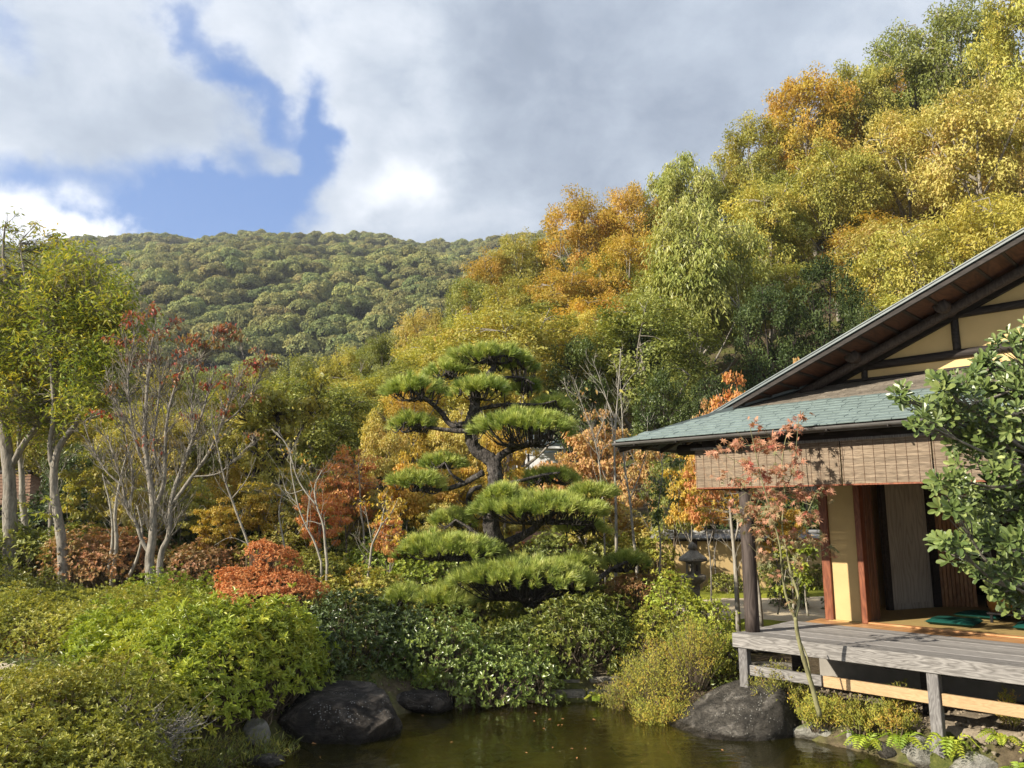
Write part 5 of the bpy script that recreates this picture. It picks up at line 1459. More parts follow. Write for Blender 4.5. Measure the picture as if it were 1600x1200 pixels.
shaped_tree('ash_tree', 'thinner pale trunk standing between the two thick left trunks', 18.3, (52, 900),
    [([(54, 900), (45, 850), (36, 790), (34, 740), (30, 680), (40, 600)], .09, .04)],
    scatter(cr_, 8, (-10, 560, 90, 680), 30, 18, 90, 1.0) + [(22, 820, 20, 14, 40, 0), (30, 790, 18, 10, 40, 0)],
    'bark_pale', 'pinnate_leaf', ('rhomb', .14, .040, .5), 7, twig=.008)
shaped_tree('sapling', 'slender dark-footed sapling right of the small hut', 19.5, (82, 880),
    [([(80, 880), (79, 820), (82, 760), (84, 700), (86, 640)], .07, .02), ([(82, 760), (100, 730), (118, 705)], .02, .006)], scatter(cr_, 5, (60, 640, 130, 720), 22, 12, 30, .5), 'bark_grey', 'oak_olive', ('rhomb', .12, .06, .6), 8)
# the grey multi-stemmed tree with few red leaves
K_ = .74
L_ = [([(236, 915), (234, 870), (238, 845), (240, 800), (234, 745), (226, 690), (228, 640), (232, 580), (240, 520)], .125, .022),
      ([(248, 912), (252, 865), (264, 835), (268, 780), (285, 730), (300, 690), (318, 640), (330, 590)], .085, .016),
      ([(236, 868), (222, 845), (212, 815), (200, 800), (192, 760), (180, 720), (168, 680)], .055, .012),
      ([(240, 800), (256, 755), (258, 700), (262, 650), (275, 600), (290, 560)], .065, .012),
      ([(268, 790), (300, 745), (325, 710), (345, 665), (360, 620), (378, 585)], .055, .010),
      ([(234, 745), (215, 700), (205, 650), (200, 590), (210, 530)], .045, .010),
      ([(285, 732), (300, 680), (300, 620), (312, 560)], .040, .008),
      ([(200, 800), (208, 750), (200, 700), (190, 650)], .035, .008),
      ([(256, 755), (240, 700), (246, 640), (250, 590), (246, 540)], .040, .008),
      ([(300, 745), (340, 740), (370, 715), (395, 690)], .030, .006),
      ([(345, 665), (375, 640), (400, 600), (415, 570)], .026, .006),
      ([(226, 690), (200, 660), (178, 620), (165, 580)], .028, .006),
      ([(192, 760), (165, 735), (145, 700), (130, 660)], .028, .006)]
shaped_tree('dogwood_tree', 'grey many-stemmed tree with sparse dark red leaves on its bare crown', 14.6, (240, 915), [(a, b * K_, c * .8) for a, b, c in L_],
    [(a, b, c, d, n_ * 2.0, f) for a, b, c, d, n_, f in [(240, 482, 18, 16, 26, 0), (205, 495, 22, 12, 26, 0), (270, 500, 20, 12, 16, .2), (295, 525, 24, 14, 34, 0), (345, 510, 22, 16, 46, 0), (360, 525, 22, 14, 40, .2), (330, 540, 20, 12, 26, -.2), (400, 555, 24, 16, 44, 0),
     (425, 560, 14, 12, 22, .1), (375, 590, 24, 14, 26, 0), (335, 600, 24, 14, 30, 0), (290, 590, 24, 14, 20, 0), (250, 560, 30, 16, 24, 0), (205, 560, 26, 14, 24, .3), (180, 600, 22, 14, 18, 0), (225, 620, 28, 14, 18, .2), (190, 530, 20, 12, 20, 0),
     (350, 640, 24, 14, 20, 0), (400, 620, 24, 14, 18, 0), (300, 650, 30, 14, 16, 0), (165, 650, 22, 14, 14, 0), (320, 480 + 60, 20, 10, 20, 0), (385, 680, 26, 14, 12, 0), (260, 690, 40, 18, 12, 0), (240, 530, 36, 18, 26, 0), (300, 560, 40, 20, 30, 0)]],
    'bark_grey', 'red_leaf', ('oval', .085, .045, .9), 9, twig=.0095, airy=.7, subtw=10, trunks=2, side=20)
sap = [
 ('slim pale leaning stems left of the forked grey tree', 16.5, [([(175, 905), (182, 850), (180, 800), (190, 740), (205, 690)], .05, .012), ([(168, 900), (176, 840), (172, 790), (160, 740)], .035, .01), ([(200, 905), (215, 870), (222, 830), (214, 790)], .04, .012)], [(180, 720, 40, 24, 40, 0), (210, 690, 30, 20, 30, 0)], 'oak_tan'),
 ('pale leaning sapling with bare forked twigs, left of the orange maples', 14.5, [([(398, 905 - 20), (388, 850), (362, 780), (350, 745), (340, 700), (330, 650)], .028, .008), ([(362, 780), (385, 750), (400, 715)], .014, .004), ([(388, 850), (360, 840), (335, 852)], .010, .004)], [(350, 690, 30, 16, 14, 0)], 'oak_golden'),
 ('pale crooked sapling bending right, behind the red azalea top', 14.0, [([(512, 890), (508, 850), (505, 820), (495, 790), (492, 760), (503, 735)], .026, .009), ([(495, 790), (475, 765), (462, 740), (450, 700), (432, 675)], .018, .005), ([(505, 820), (480, 815), (465, 835)], .010, .004), ([(475, 765), (450, 770), (440, 740)], .010, .003)], [(470, 700, 36, 20, 16, 0)], 'oak_golden'),
 ('pale sapling crossing behind the crooked one', 14.4, [([(505, 888), (492, 848), (480, 825), (466, 790), (455, 735), (452, 700), (425, 670)], .022, .006), ([(480, 825), (482, 790), (488, 762)], .014, .004), ([(466, 790), (445, 765)], .008, .003)], [(450, 690, 30, 16, 14, 0)], 'oak_tan'),
 ('pale stem forking near the lower left pads of the pine', 13.6, [([(573, 915), (578, 880), (582, 850), (595, 822), (600, 795)], .026, .012), ([(582, 850), (576, 820), (570, 790)], .012, .004), ([(595, 822), (612, 800), (622, 780)], .012, .004)], [(610, 800, 30, 26, 60, 0), (590, 780, 26, 16, 40, 0), (625, 830, 24, 26, 50, 0)], 'oak_golden'),
 ('slender straight trunk of the orange maple, left of the pine', 16.2, [([(568, 890), (569, 840), (564, 800), (562, 760), (560, 725)], .026, .012)], [(560, 720, 50, 14, 90, 0), (540, 745, 40, 12, 70, 0), (600, 750, 44, 14, 90, .2)], 'orange_maple'),
 ('thin pale trunk below the orange cloud of leaves beside the red azalea', 15.6, [([(447, 870), (442, 840), (436, 805), (440, 775)], .022, .010)], [(430, 765, 44, 12, 110, 0), (400, 755, 40, 12, 90, .2), (450, 740, 36, 12, 80, .3)], 'oak_golden'),
 ('tall bare white sapling, left one of the pair beside the teahouse eave', 13.5, [([(962, 905), (963, 850), (962, 780), (960, 700), (965, 620), (970, 545)], .034, .006), ([(960, 700), (955, 650), (940, 600), (925, 560)], .012, .003), ([(965, 620), (985, 590), (1000, 575)], .008, .002), ([(963, 660), (940, 610), (905, 570)], .010, .002), ([(963, 780), (945, 745), (930, 700), (915, 640)], .010, .003)], [(975, 600, 30, 40, 6, 0)], 'oak_tan'),
 ('tall bare white sapling, right one of the pair beside the teahouse eave', 13.8, [([(996, 890), (990, 840), (984, 780), (975, 720), (972, 650), (968, 580)], .030, .006), ([(984, 780), (1000, 740), (1010, 700), (1012, 650)], .012, .003), ([(975, 720), (960, 690), (955, 660)], .008, .003)], [(1000, 700, 24, 40, 10, 0)], 'oak_tan'),
 ('orange-stemmed bare sapling leaning left above the pine pads', 14.0, [([(945, 840), (940, 760), (930, 690), (912, 640), (900, 600)], .018, .005), ([(930, 690), (945, 650), (950, 610)], .009, .003), ([(912, 640), (890, 620), (880, 590)], .007, .002)], [(915, 620, 30, 30, 10, 0)], 'pink_maple'),
 ('slim greenish sapling left of the stone lantern', 13.6, [([(1030, 900), (1032, 850), (1028, 800), (1035, 740), (1030, 700)], .018, .006), ([(1032, 820), (1045, 790), (1052, 750)], .008, .003)], [(1040, 760, 26, 40, 160, 0), (1030, 800, 22, 30, 110, 0), (1055, 720, 20, 30, 80, 0)], 'mid_green'),
 ('pale birch-like trunk left of the round veranda post', 12.4, [([(1152, 950), (1150, 900), (1146, 850), (1142, 810), (1140, 780)], .042, .014), ([(1146, 850), (1153, 820), (1146, 780), (1130, 750)], .018, .006)], [(1120, 770, 40, 16, 120, 0), (1110, 800, 34, 14, 100, .2), (1140, 740, 30, 18, 90, 0), (1160, 770, 26, 14, 60, 0)], 'oak_golden'),
 ('pair of pale trunks just right of the round veranda post', 11.9, [([(1188, 975), (1184, 920), (1176, 870), (1170, 820), (1166, 770)], .045, .014), ([(1178, 975), (1175, 930), (1168, 880), (1160, 830)], .025, .008)], [(1170, 790, 30, 16, 70, 0), (1110, 740, 26, 14, 60, 0), (1200, 800, 26, 20, 60, .3)], 'orange_maple'),
 ('leafy slim shrub-tree in the courtyard right of the round post', 12.8, [([(1240, 960), (1238, 910), (1230, 860)], .020, .006), ([(1262, 962), (1258, 920), (1262, 870)], .018, .006), ([(1215, 960), (1222, 930), (1228, 890)], .014, .005)], [(1240, 880, 26, 22, 200, 0), (1262, 860, 20, 20, 160, 0), (1225, 860, 20, 18, 120, 0), (1258, 905, 22, 16, 150, 0), (1228, 915, 20, 14, 110, 0)], 'azalea_green'),
]
for i, (lab, Y, limbs, cl, lm) in enumerate(sap):
    f = limbs[0][0][0]
    shaped_tree('sapling', lab, Y, f, limbs, cl, 'bark_pale' if 'maple' not in lab else 'bark_grey', lm, ('rhomb', .085, .045, .6), 400 + i, twig=.005, subtw=3)
# dark trunked oaks behind
for i, (px, py, Y, lab, lr) in enumerate([(395, 850, 21, 'dark trunk forking low among the golden leaves, left one above the red azalea', -1), (432, 840, 20, 'dark leaning trunk, right one above the red azalea', 1)]):
    shaped_tree('oak_tree', lab, Y, (px, py), [([(px, py), (px + 2, py - 70), (px + 4, py - 130), (px + 2, py - 190)], .14, .05), ([(px + 2, py - 90), (px - 20 * 1, py - 120), (px - 40, py - 135)], .07, .02), ([(px + 4, py - 110), (px + 25, py - 145), (px + 45, py - 180)], .06, .02)],
        scatter(cr_, 16, (px - 60, py - 250, px + 70, py - 110), 30, 18, 130, .8), 'bark_dark', 'oak_yellow_green', ('rhomb', .15, .08, .6), 500 + i)

# ------------------------------------------------------------------ clipped pine
def build_pine():
    Y = 12.2; rng = np.random.default_rng(77)
    f = P(835, 960, Y); base = (f[0], Y, Gs(f[0], Y))
    e = empty('pine_tree', base, 0, 'clipped black pine with cloud-like pads of needles on a crooked dark trunk', 'tree')
    tk = [([(842, 975), (832, 940), (806, 905), (784, 868), (768, 825), (772, 780), (774, 742), (768, 720), (742, 700), (734, 668), (741, 640), (744, 612), (758, 592), (772, 572), (764, 552)], .155, .035, 0)]
    tk_r = np.array([.17, .16, .145, .135, .125, .12, .118, .112, .10, .095, .085, .075, .06, .045, .03])
    c = px_curve([(a, b, .12 * math.sin(i)) for i, (a, b) in enumerate(tk[0][0])], Y, 130)
    r = np.interp(np.linspace(0, 1, 130), np.linspace(0, 1, 15), tk_r)
    m = MB(); tube(m, c, r, 18, .075, rng); m.build('trunk', MATS['bark_pine'], e, smooth=True)
    paths = [c]
    br = [([(737, 662), (706, 664), (690, 645), (668, 625), (645, 612), (625, 605)], .055, .018), ([(738, 674), (700, 672), (660, 666), (632, 660)], .045, .015),
          ([(770, 722), (795, 704), (825, 694), (850, 682), (880, 668)], .07, .02), ([(795, 704), (800, 680), (780, 665)], .04, .015), ([(755, 738), (725, 755), (690, 765), (665, 762), (630, 752)], .05, .02), ([(725, 755), (705, 740), (695, 722)], .03, .01),
          ([(775, 800), (748, 800), (732, 782), (738, 766), (752, 760)], .05, .035), ([(790, 850), (825, 832), (852, 812), (875, 796), (915, 785)], .075, .02), ([(852, 812), (890, 815), (925, 815)], .03, .012), ([(820, 838), (818, 805), (830, 785)], .03, .012),
          ([(775, 850), (740, 868), (705, 872), (680, 860), (650, 848)], .06, .02), ([(830, 930), (870, 918), (905, 925), (935, 905), (958, 888), (980, 878)], .07, .02), ([(870, 918), (860, 900), (850, 885)], .03, .015),
          ([(815, 930), (770, 930), (730, 935), (690, 932), (640, 930)], .07, .02), ([(770, 930), (762, 905), (760, 890)], .04, .02), ([(758, 592), (785, 590), (815, 590), (835, 600)], .035, .012), ([(744, 615), (720, 604), (712, 588), (700, 580)], .035, .012), ([(764, 560), (790, 556), (810, 562)], .03, .01), ([(784, 868), (740, 830), (712, 812)], .04, .012), ([(772, 760), (810, 752), (850, 742), (875, 738)], .04, .014), ([(742, 640), (790, 632), (840, 632), (868, 626)], .035, .012)]
    for pts, a, b in br:
        k = px_curve([(x, y, .10 * math.sin(j * 2 + a * 90)) for j, (x, y) in enumerate(pts)], Y, 5 * len(pts))
        m = MB(); tube(m, k, np.linspace(a, b, len(k)), 9, .09, rng); m.build('branch', MATS['bark_pine'], e, smooth=True)
        paths.append(k)
    allp = np.vstack(paths)
    # px, py, rx, ry, depth offset
    pads = [(764, 545, 62, 19, 0), (806, 560, 35, 20, .35), (704, 569, 45, 17, .1), (647, 595, 54, 21, -.15), (752, 596, 46, 19, -.35), (822, 596, 26, 18, .5), (646, 650, 42, 19, .25), (822, 650, 84, 26, -.45), (862, 624, 38, 15, .5), (650, 742, 46, 21, -.1), (694, 714, 38, 18, .5),
            (860, 735, 52, 20, .6), (853, 778, 104, 26, -.4), (786, 765, 38, 24, -.3), (706, 802, 38, 19, .55), (700, 842, 82, 24, -.3), (906, 814, 44, 19, .55), (822, 882, 113, 30, -.5), (977, 868, 38, 20, .35), (632, 922, 30, 20, -.1), (697, 924, 48, 21, -.4), (925, 762, 35, 14, -.3), (905, 872, 30, 14, -.1)]
    s = Y / 1219.0
    for (px, py, rx, ry, dy) in [(a, b, c_ * 1.04, d_ * (1.15 if b < 700 else 1.02), f_) for a, b, c_, d_, f_ in pads]:
        c0 = P(px, py + ry * .55, Y + dy); R = np.array([rx * s, max(rx * s * .72, .35), ry * s * 1.7])
        n = int(PI * R[0] * R[1] * 170) + 24
        a = rng.uniform(0, 2 * PI, n); q = np.sqrt(rng.random(n)) 
        wob = 1 + .13 * np.sin(a * 3 + px) + .08 * np.sin(a * 7 + py)
        x = q * np.cos(a) * wob; y = q * np.sin(a) * wob
        h = np.sqrt(np.clip(1 - q ** 2.2, 0, 1)) * (1 + .16 * np.sin(x * 6 + px) * np.cos(y * 5 + py))
        inner = rng.random(n) ** 2 * .5
        p = c0 + np.column_stack([x * R[0] * .9, y * R[1] * .9, (h * (1 - inner) - .42) * R[2] * .62 + rng.normal(0, .022, n)])
        ax = nrm(np.column_stack([x * 1.15, y * 1.15, np.full(n, .85)]) + rng.normal(0, .2, (n, 3)))
        k = 44
        P0 = np.repeat(p, k, 0); A = np.repeat(ax, k, 0); m_ = len(P0)
        T = nrm(A * 1.05 + sph(rng, m_) * .70)
        LL = np.repeat(rng.uniform(.105, .17, n), k) * rng.uniform(.8, 1.1, m_)
        P0 = P0 + A * rng.uniform(-.05, .02, (m_, 1))
        nb = MB(); rn = np.clip(np.repeat(rng.random(n) * .62 + .12 * (h > .8), k) + rng.random(m_) * .38, 0, 1)  # needles at pad tops toned lighter, light from above put into the colour
        leaves(nb, P0, T, sph(rng, m_), LL, .0098, rn, 'tri')
        nb.build('needle_pad', MATS['pine_needle'], e)
        # twigs that carry the pad
        tw = MB(); dd0 = np.linalg.norm(allp - (c0 - np.array([0, 0, ry * s * .5])), axis=1)
        hub = allp[np.argmin(dd0)]
        for j in range(0, n, 4):
            t = p[j] - ax[j] * .02
            near = allp[np.argmin(np.linalg.norm(allp - t, axis=1))]
            b = hub if rng.random() < .5 else near
            mid = b * .45 + t * .55; mid[2] = min(b[2], t[2]) * .6 + c0[2] * .4 - R[2] * .30
            tube(tw, curve([b, mid, t], 6), np.linspace(.014, .006, 6), 4, .1, rng, cap=False)
        tw.build('twigs', MATS['bark_pine'], e, smooth=True)
build_pine()

# ------------------------------------------------------------------ shrubs
def shrub(name, label, mounds, mat, n_m2, leaf=('oval', .045, .018), per=7, seed=0, spread=.9, group=None, up=.7, stem=True, lump=.10, bark='twig', depth=.30, cat='shrub', wild=0.0, minz=.02):
    """mounds: (x, y, top z, rx, ry, rz) - leafy shell over the union of ellipsoids"""
    rng = np.random.default_rng(seed + 1000)
    x0, y0 = mounds[0][0], mounds[0][1]
    e = empty(name, (x0, y0, Gs(x0, y0)), 0, label, cat, group)
    cr = MB(); st = MB(); kind, L, W = leaf
    for mi, (x, y, tz, rx, ry, rz) in enumerate(mounds):
        c = np.array([x, y, tz - rz]); R = np.array([rx, ry, rz])
        area = 2 * PI * ((rx * ry) ** 1.6 / 3 + (rx * rz) ** 1.6 / 3 + (ry * rz) ** 1.6 / 3) ** (1 / 1.6) * 1.15
        n = int(area * n_m2)
        d = sph(rng, n); d[:, 2] = np.where(d[:, 2] < -.35, -d[:, 2], d[:, 2])
        lp = 1 + lump * noise3(d * R, 3.2, seed + mi) * .42 + lump * .30 * noise3(d * R, 10.0, seed + mi + 50)
        lp = np.clip(lp, .62, 1.30)
        k = 1 - depth * rng.random(n) ** 2.2 + wild * np.abs(rng.normal(0, 1, n)) * (rng.random(n) < .12)
        p = c + d * R * (lp * k)[:, None]
        keep = np.ones(n, bool)
        for mj, (a, b, t2, r1, r2, r3) in enumerate(mounds):
            if mj != mi:
                keep &= (((p[:, 0] - a) / r1) ** 2 + ((p[:, 1] - b) / r2) ** 2 + ((p[:, 2] - t2 + r3) / r3) ** 2) > .55
        g = G(p[:, 0], p[:, 1]); keep &= p[:, 2] > np.maximum(g - .02, minz)
        p = p[keep]; d = d[keep]; n = len(p)
        if n == 0: continue
        ax = nrm(d / R * R.mean() + np.array([0, 0, up]) + rng.normal(0, .3, (n, 3)))
        P0 = np.repeat(p, per, 0); A = np.repeat(ax, per, 0); m = n * per
        side = nrm(np.cross(A, sph(rng, m)))
        el = rng.uniform(.25, 1.2, m)[:, None]
        T = nrm(A * el * (1.25 - spread * .5) + side * spread)
        N = nrm(A * 1.0 - side * .35 + rng.normal(0, .18, (m, 3)))
        LL = L * rng.uniform(.6, 1.25, m)
        patchy = np.clip(.5 + .28 * noise3(p, 1.4, seed + 7), 0, 1)
        rn = np.clip(np.repeat(patchy * .45 + rng.random(n) * .25, per) + rng.random(m) * .30, 0, 1)
        leaves(cr, P0 + A * rng.uniform(0, .5, (m, 1)) * L, T, N, LL, LL * W / L, rn, kind)
        if stem:
            b0 = np.array([x, y, Gs(x, y) - .05])
            for j in range(0, n, max(1, n // 60)):
                b = b0 + np.array([rng.normal(0, rx * .2), rng.normal(0, ry * .2), 0])
                mid = (b + p[j]) / 2 + np.array([0, 0, -.05]) + rng.normal(0, .04, 3)
                tube(st, curve([b, mid, p[j]], 7), np.linspace(.012, .003, 7), 4, cap=False)
    cr.build('foliage', MATS[mat], e)
    if st.n: st.build('stems', MATS[bark], e, smooth=True)
    return e
shrub('azalea_bush', 'olive-yellow clipped azalea mass filling the bottom left corner', [(-4.9, 6.3, .92, 1.4, 1.05, .70), (-3.75, 6.0, .74, .75, .7, .58), (-4.3, 5.5, .78, .5, .4, .5), (-4.1, 6.9, .96, .5, .4, .45), (-5.4, 6.6, .78, .6, .5, .5), (-4.6, 7.7, .84, 1.0, .8, .5), (-5.9, 7.4, .62, .8, .6, .35), (-3.6, 7.2, .98, .75, .8, .62), (-3.1, 6.35, .70, .5, .6, .5)], 'azalea_olive', 560, ('oval', .040, .016), 8, 1, lump=.36, wild=.06, depth=.42)
shrub('azalea_bush', 'bright green leafy azalea in the middle of the left bank, beside the pond', [(-3.25, 8.85, 1.34, .72, .7, .75), (-2.85, 9.15, 1.24, .60, .6, .62), (-3.85, 9.1, 1.22, .8, .7, .72), (-3.15, 8.15, .98, .52, .5, .60), (-2.60, 9.0, 1.05, .42, .5, .45), (-4.5, 9.4, 1.15, .6, .6, .6), (-3.55, 8.3, 1.08, .42, .4, .5), (-2.95, 8.6, 1.18, .35, .3, .4), (-2.72, 8.55, .85, .30, .3, .35)], 'azalea_green', 350, ('oval', .072, .021), 9, 2, lump=.34, wild=.09, depth=.42, minz=.34)
shrub('azalea_bush', 'olive-green azalea mound behind the sandy path on the left', [(-7.6, 11.6, 1.16, 1.5, .9, .62), (-6.3, 11.4, 1.14, 1.3, .9, .62), (-5.2, 11.0, 1.20, 1.1, .9, .65), (-9.2, 11.8, 1.1, 1.3, .9, .6)], 'azalea_olive', 380, ('oval', .048, .019), 7, 3, lump=.34, wild=.07, depth=.4)
shrub('azalea_bush', 'yellow-green azalea mound at the foot of the forked grey tree', [(-4.7, 12.4, 1.25, 1.0, .7, .7), (-5.9, 12.8, 1.28, 1.0, .7, .7), (-3.9, 11.2, 1.22, .8, .7, .62)], 'azalea_green', 340, ('oval', .052, .020), 7, 4, lump=.34, wild=.08, depth=.4)
shrub('azalea_bush', 'dark green azalea at the far left edge under the thick trunks', [(-10.0, 14.3, 1.30, 1.5, .9, .75), (-8.6, 14.2, 1.28, 1.0, .8, .7)], 'azalea_dark', 320, ('oval', .05, .02), 7, 5, lump=.34, wild=.07)
shrub('azalea_bush', 'flame-red azalea with layered top beside the forked grey tree', [(-3.80, 11.7, 1.60, .58, .5, .24), (-3.35, 11.6, 1.50, .46, .45, .20), (-3.55, 11.75, 1.82, .36, .32, .18), (-3.72, 11.75, 1.94, .26, .25, .15), (-3.95, 11.6, 1.45, .42, .4, .24), (-3.5, 11.3, 1.36, .55, .4, .2), (-3.05, 11.4, 1.38, .38, .35, .17)], 'flame_azalea', 900, ('oval', .034, .015), 8, 6, lump=.42, wild=.09, depth=.45)
shrub('camellia_bush', 'dark green shrub in shade between the bright azalea and the pine', [(-2.1, 10.4, 1.22, .75, .6, .8), (-1.6, 10.6, 1.05, .6, .5, .7), (-2.5, 10.0, .95, .5, .5, .6)], 'glossy_dark', 380, ('oval', .055, .024), 7, 7, lump=.34, wild=.09)
shrub('camellia_bush', 'glossy small-leaved shrub leaning over the water below the pine', [(-.95, 10.45, .98, .62, .5, .62), (-.25, 10.25, .68, .55, .42, .5), (.25, 10.3, .66, .5, .42, .48), (-1.35, 10.6, 1.08, .45, .4, .5), (-.70, 10.0, .36, .26, .22, .28)], 'glossy_green', 380, ('oval', .050, .024), 7, 8, lump=.42, wild=.12, depth=.5)
shrub('camellia_bush', 'dark leafy shrub with yellowing tips below the right side of the pine', [(.85, 10.7, 1.18, .62, .5, .75), (1.3, 10.9, 1.15, .5, .5, .75), (.2, 11.0, 1.05, .6, .5, .6)], 'azalea_dark', 340, ('oval', .058, .022), 7, 9, lump=.4, wild=.12, depth=.5, minz=.30)
shrub('box_bush', 'yellow-green bushy shrub between the pine and the veranda corner', [(2.30, 11.3, 1.42, .45, .4, .55), (2.0, 11.0, 1.15, .45, .45, .6), (2.72, 11.0, 1.18, .36, .4, .55), (2.4, 10.5, .95, .45, .4, .5)], 'azalea_green', 380, ('oval', .044, .018), 7, 10, wild=.14, lump=.4, depth=.5)
shrub('nandina_bush', 'reddish-leaved low shrub right of the lowest pine branch', [(1.95, 12.4, 1.42, .55, .4, .35), (2.3, 12.6, 1.35, .4, .4, .3)], 'rust_leaf', 500, ('oval', .045, .016), 7, 11)
shrub('box_bush', 'dark shrub behind the red one near the pine foot', [(1.4, 12.6, 1.2, .7, .5, .5), (.5, 12.8, 1.1, .7, .5, .5)], 'azalea_dark', 380, ('oval', .045, .018), 7, 12)
shrub('box_bush', 'small yellowish shrub just left of the veranda corner', [(1.85, 10.8, 1.12, .25, .25, .4), (1.75, 10.6, .85, .3, .3, .4)], 'heath_yellow', 300, ('oval', .045, .018), 7, 13)
shrub('box_bush', 'dark shrub behind the stone lantern by the ochre wall', [(5.6, 16.6, 1.35, .55, .4, .6), (6.6, 16.8, 1.25, .6, .4, .5), (4.5, 16.6, 1.1, .5, .4, .5)], 'azalea_dark', 300, ('oval', .05, .02), 7, 14)
shrub('box_bush', 'low dark shrub right of the trunks in the courtyard', [(5.2, 14.9, 1.15, .35, .3, .4), (6.2, 14.6, 1.0, .5, .35, .35)], 'glossy_dark', 300, ('oval', .05, .02), 7, 15)
under = [(-8.5, 17.5, 2.0, 1.5, 'rust_leaf', 'rusty red undergrowth right of the left trunks'), (-6.6, 17, 1.75, 1.2, 'rust_leaf', 'rust-coloured shrub left of the forked grey tree'), (-7.6, 19, 2.5, 1.5, 'mid_green', 'green shrub above the rusty undergrowth'),
         (-5.2, 17.5, 2.0, 1.1, 'heath_mixed', 'tan and green shrub behind the forked grey tree'), (-3.6, 15.5, 1.7, 1.1, 'heath_mixed', 'brownish mixed shrub behind the flame-red azalea'), (-2.6, 16.5, 1.9, 1.2, 'azalea_green', 'light green low shrub behind the crooked saplings'),
         (-1.4, 15.5, 1.7, 1.2, 'azalea_green', 'light green shrub right of the crooked saplings'), (-3.0, 13.4, 1.35, .9, 'heath_mixed', 'grassy olive shrub just right of the flame-red azalea'), (-1.9, 13.0, 1.35, .9, 'heath_mixed', 'mixed brown-green shrub left of the lowest pine pads'),
         (-2.3, 18.5, 2.4, 1.2, 'mid_green', 'green shrub in shade behind the saplings'), (-.4, 16.5, 2.0, 1.2, 'heath_mixed', 'mixed shrub behind the lower left of the pine'), (1.2, 17, 2.0, 1.3, 'azalea_dark', 'dark shrub behind the pine foot'),
         (2.6, 16.8, 1.9, .8, 'heath_yellow', 'yellowish shrub at the left end of the ochre wall'), (-10.5, 18.5, 2.1, 1.6, 'azalea_dark', 'dark green undergrowth behind the thick left trunks'), (-4.4, 19.5, 2.6, 1.6, 'oak_olive', 'olive thicket behind the flame-red azalea'),
         (.3, 13.8, 1.3, .9, 'heath_mixed', 'low mixed shrub under the pine, left of its foot'), (-.8, 12.1, 1.15, .8, 'azalea_dark', 'dark low shrub directly below the left pine pads'), (3.7, 19.5, 2.4, 1.4, 'oak_tan', 'tan shrub rising behind the garden wall, left part'), (6.5, 20, 2.8, 1.7, 'evergreen', 'dark shrub rising behind the garden wall'),
         (9.2, 19.8, 2.8, 1.5, 'mid_green', 'green shrub behind the right end of the garden wall'), (-6.3, 21.5, 3.2, 1.8, 'oak_yellow_green', 'yellow-green thicket behind the left pale stems'), (-9.3, 22.5, 3.2, 1.8, 'azalea_dark', 'dark thicket right of the small hut'), (-1, 21, 3.2, 1.8, 'oak_golden', 'golden thicket behind the orange maples'),
         (-12.8, 17.5, 2.0, 1.5, 'azalea_dark', 'dark shrub at the far left edge below the hut'), (2.2, 21.5, 3.2, 1.8, 'oak_tan', 'tan thicket behind the small gate'), (-12.5, 22, 3.0, 1.7, 'evergreen', 'dark green thicket in front of the hut wall')]
for i, (x, y, tz, r, mat, lab) in enumerate(under):
    h = tz - Gs(x, y) ; g = Gs(x, y)
    tz = max(tz, g + .9)
    rg = np.random.default_rng(700 + i)
    ms = [(x + rg.normal(0, r * .35), y + rg.normal(0, r * .25), tz - abs(rg.normal(0, .22)), r * rg.uniform(.4, .65), r * rg.uniform(.4, .6), (tz - g) * rg.uniform(.45, .62)) for _ in range(5)]
    big = y > 18.2
    shrub('undergrowth_bush', lab, ms, mat, 75 if big else 170, ('rhomb', .13, .065) if big else ('rhomb', .075, .036), 6, 30 + i, lump=.35, wild=.12, depth=.5, spread=1.1)

def wispy(name, label, x, y, r, h, ns, mat, seed, L=.035, W=.010, per=44, arch=.5, zg_=None, group=None, cat='shrub', bark='twig'):
    rng = np.random.default_rng(seed); g = Gs(x, y) if zg_ is None else zg_
    e = empty(name, (x, y, g), 0, label, cat, group); st = MB(); cr = MB()
    for i in range(ns):
        a = rng.uniform(0, 2 * PI); q = r * math.sqrt(rng.random()); hh = h * rng.uniform(.5, 1.1) * (1 - .35 * q / r)
        b = np.array([x + .35 * q * math.cos(a), y + .35 * q * math.sin(a), g - .02])
        t = np.array([x + q * math.cos(a) * (1 + arch * .2), y + q * math.sin(a) * (1 + arch * .2), g + hh])
        mid = b * .5 + t * .5 + np.array([0, 0, hh * .12]); c = curve([b, mid, t], 8)
        tube(st, c, np.linspace(.006, .0015, 8), 3, cap=False)
        tt = rng.uniform(.25, 1.0, per) ** .8 * 7; k = np.clip(tt.astype(int), 0, 6); fr = (tt - k)[:, None]
        p = c[k] * (1 - fr) + c[k + 1] * fr + rng.normal(0, .028 * r / .35, (per, 3))
        T = nrm(sph(rng, per) + np.array([0, 0, .9])); N = sph(rng, per)
        LL = L * rng.uniform(.6, 1.3, per)
        leaves(cr, p, T, N, LL, W, np.clip(rng.random() * .5 + rng.random(per) * .5, 0, 1), 'rhomb')
    st.build('stems', MATS[bark], e); cr.build('foliage', MATS[mat], e)
    return e
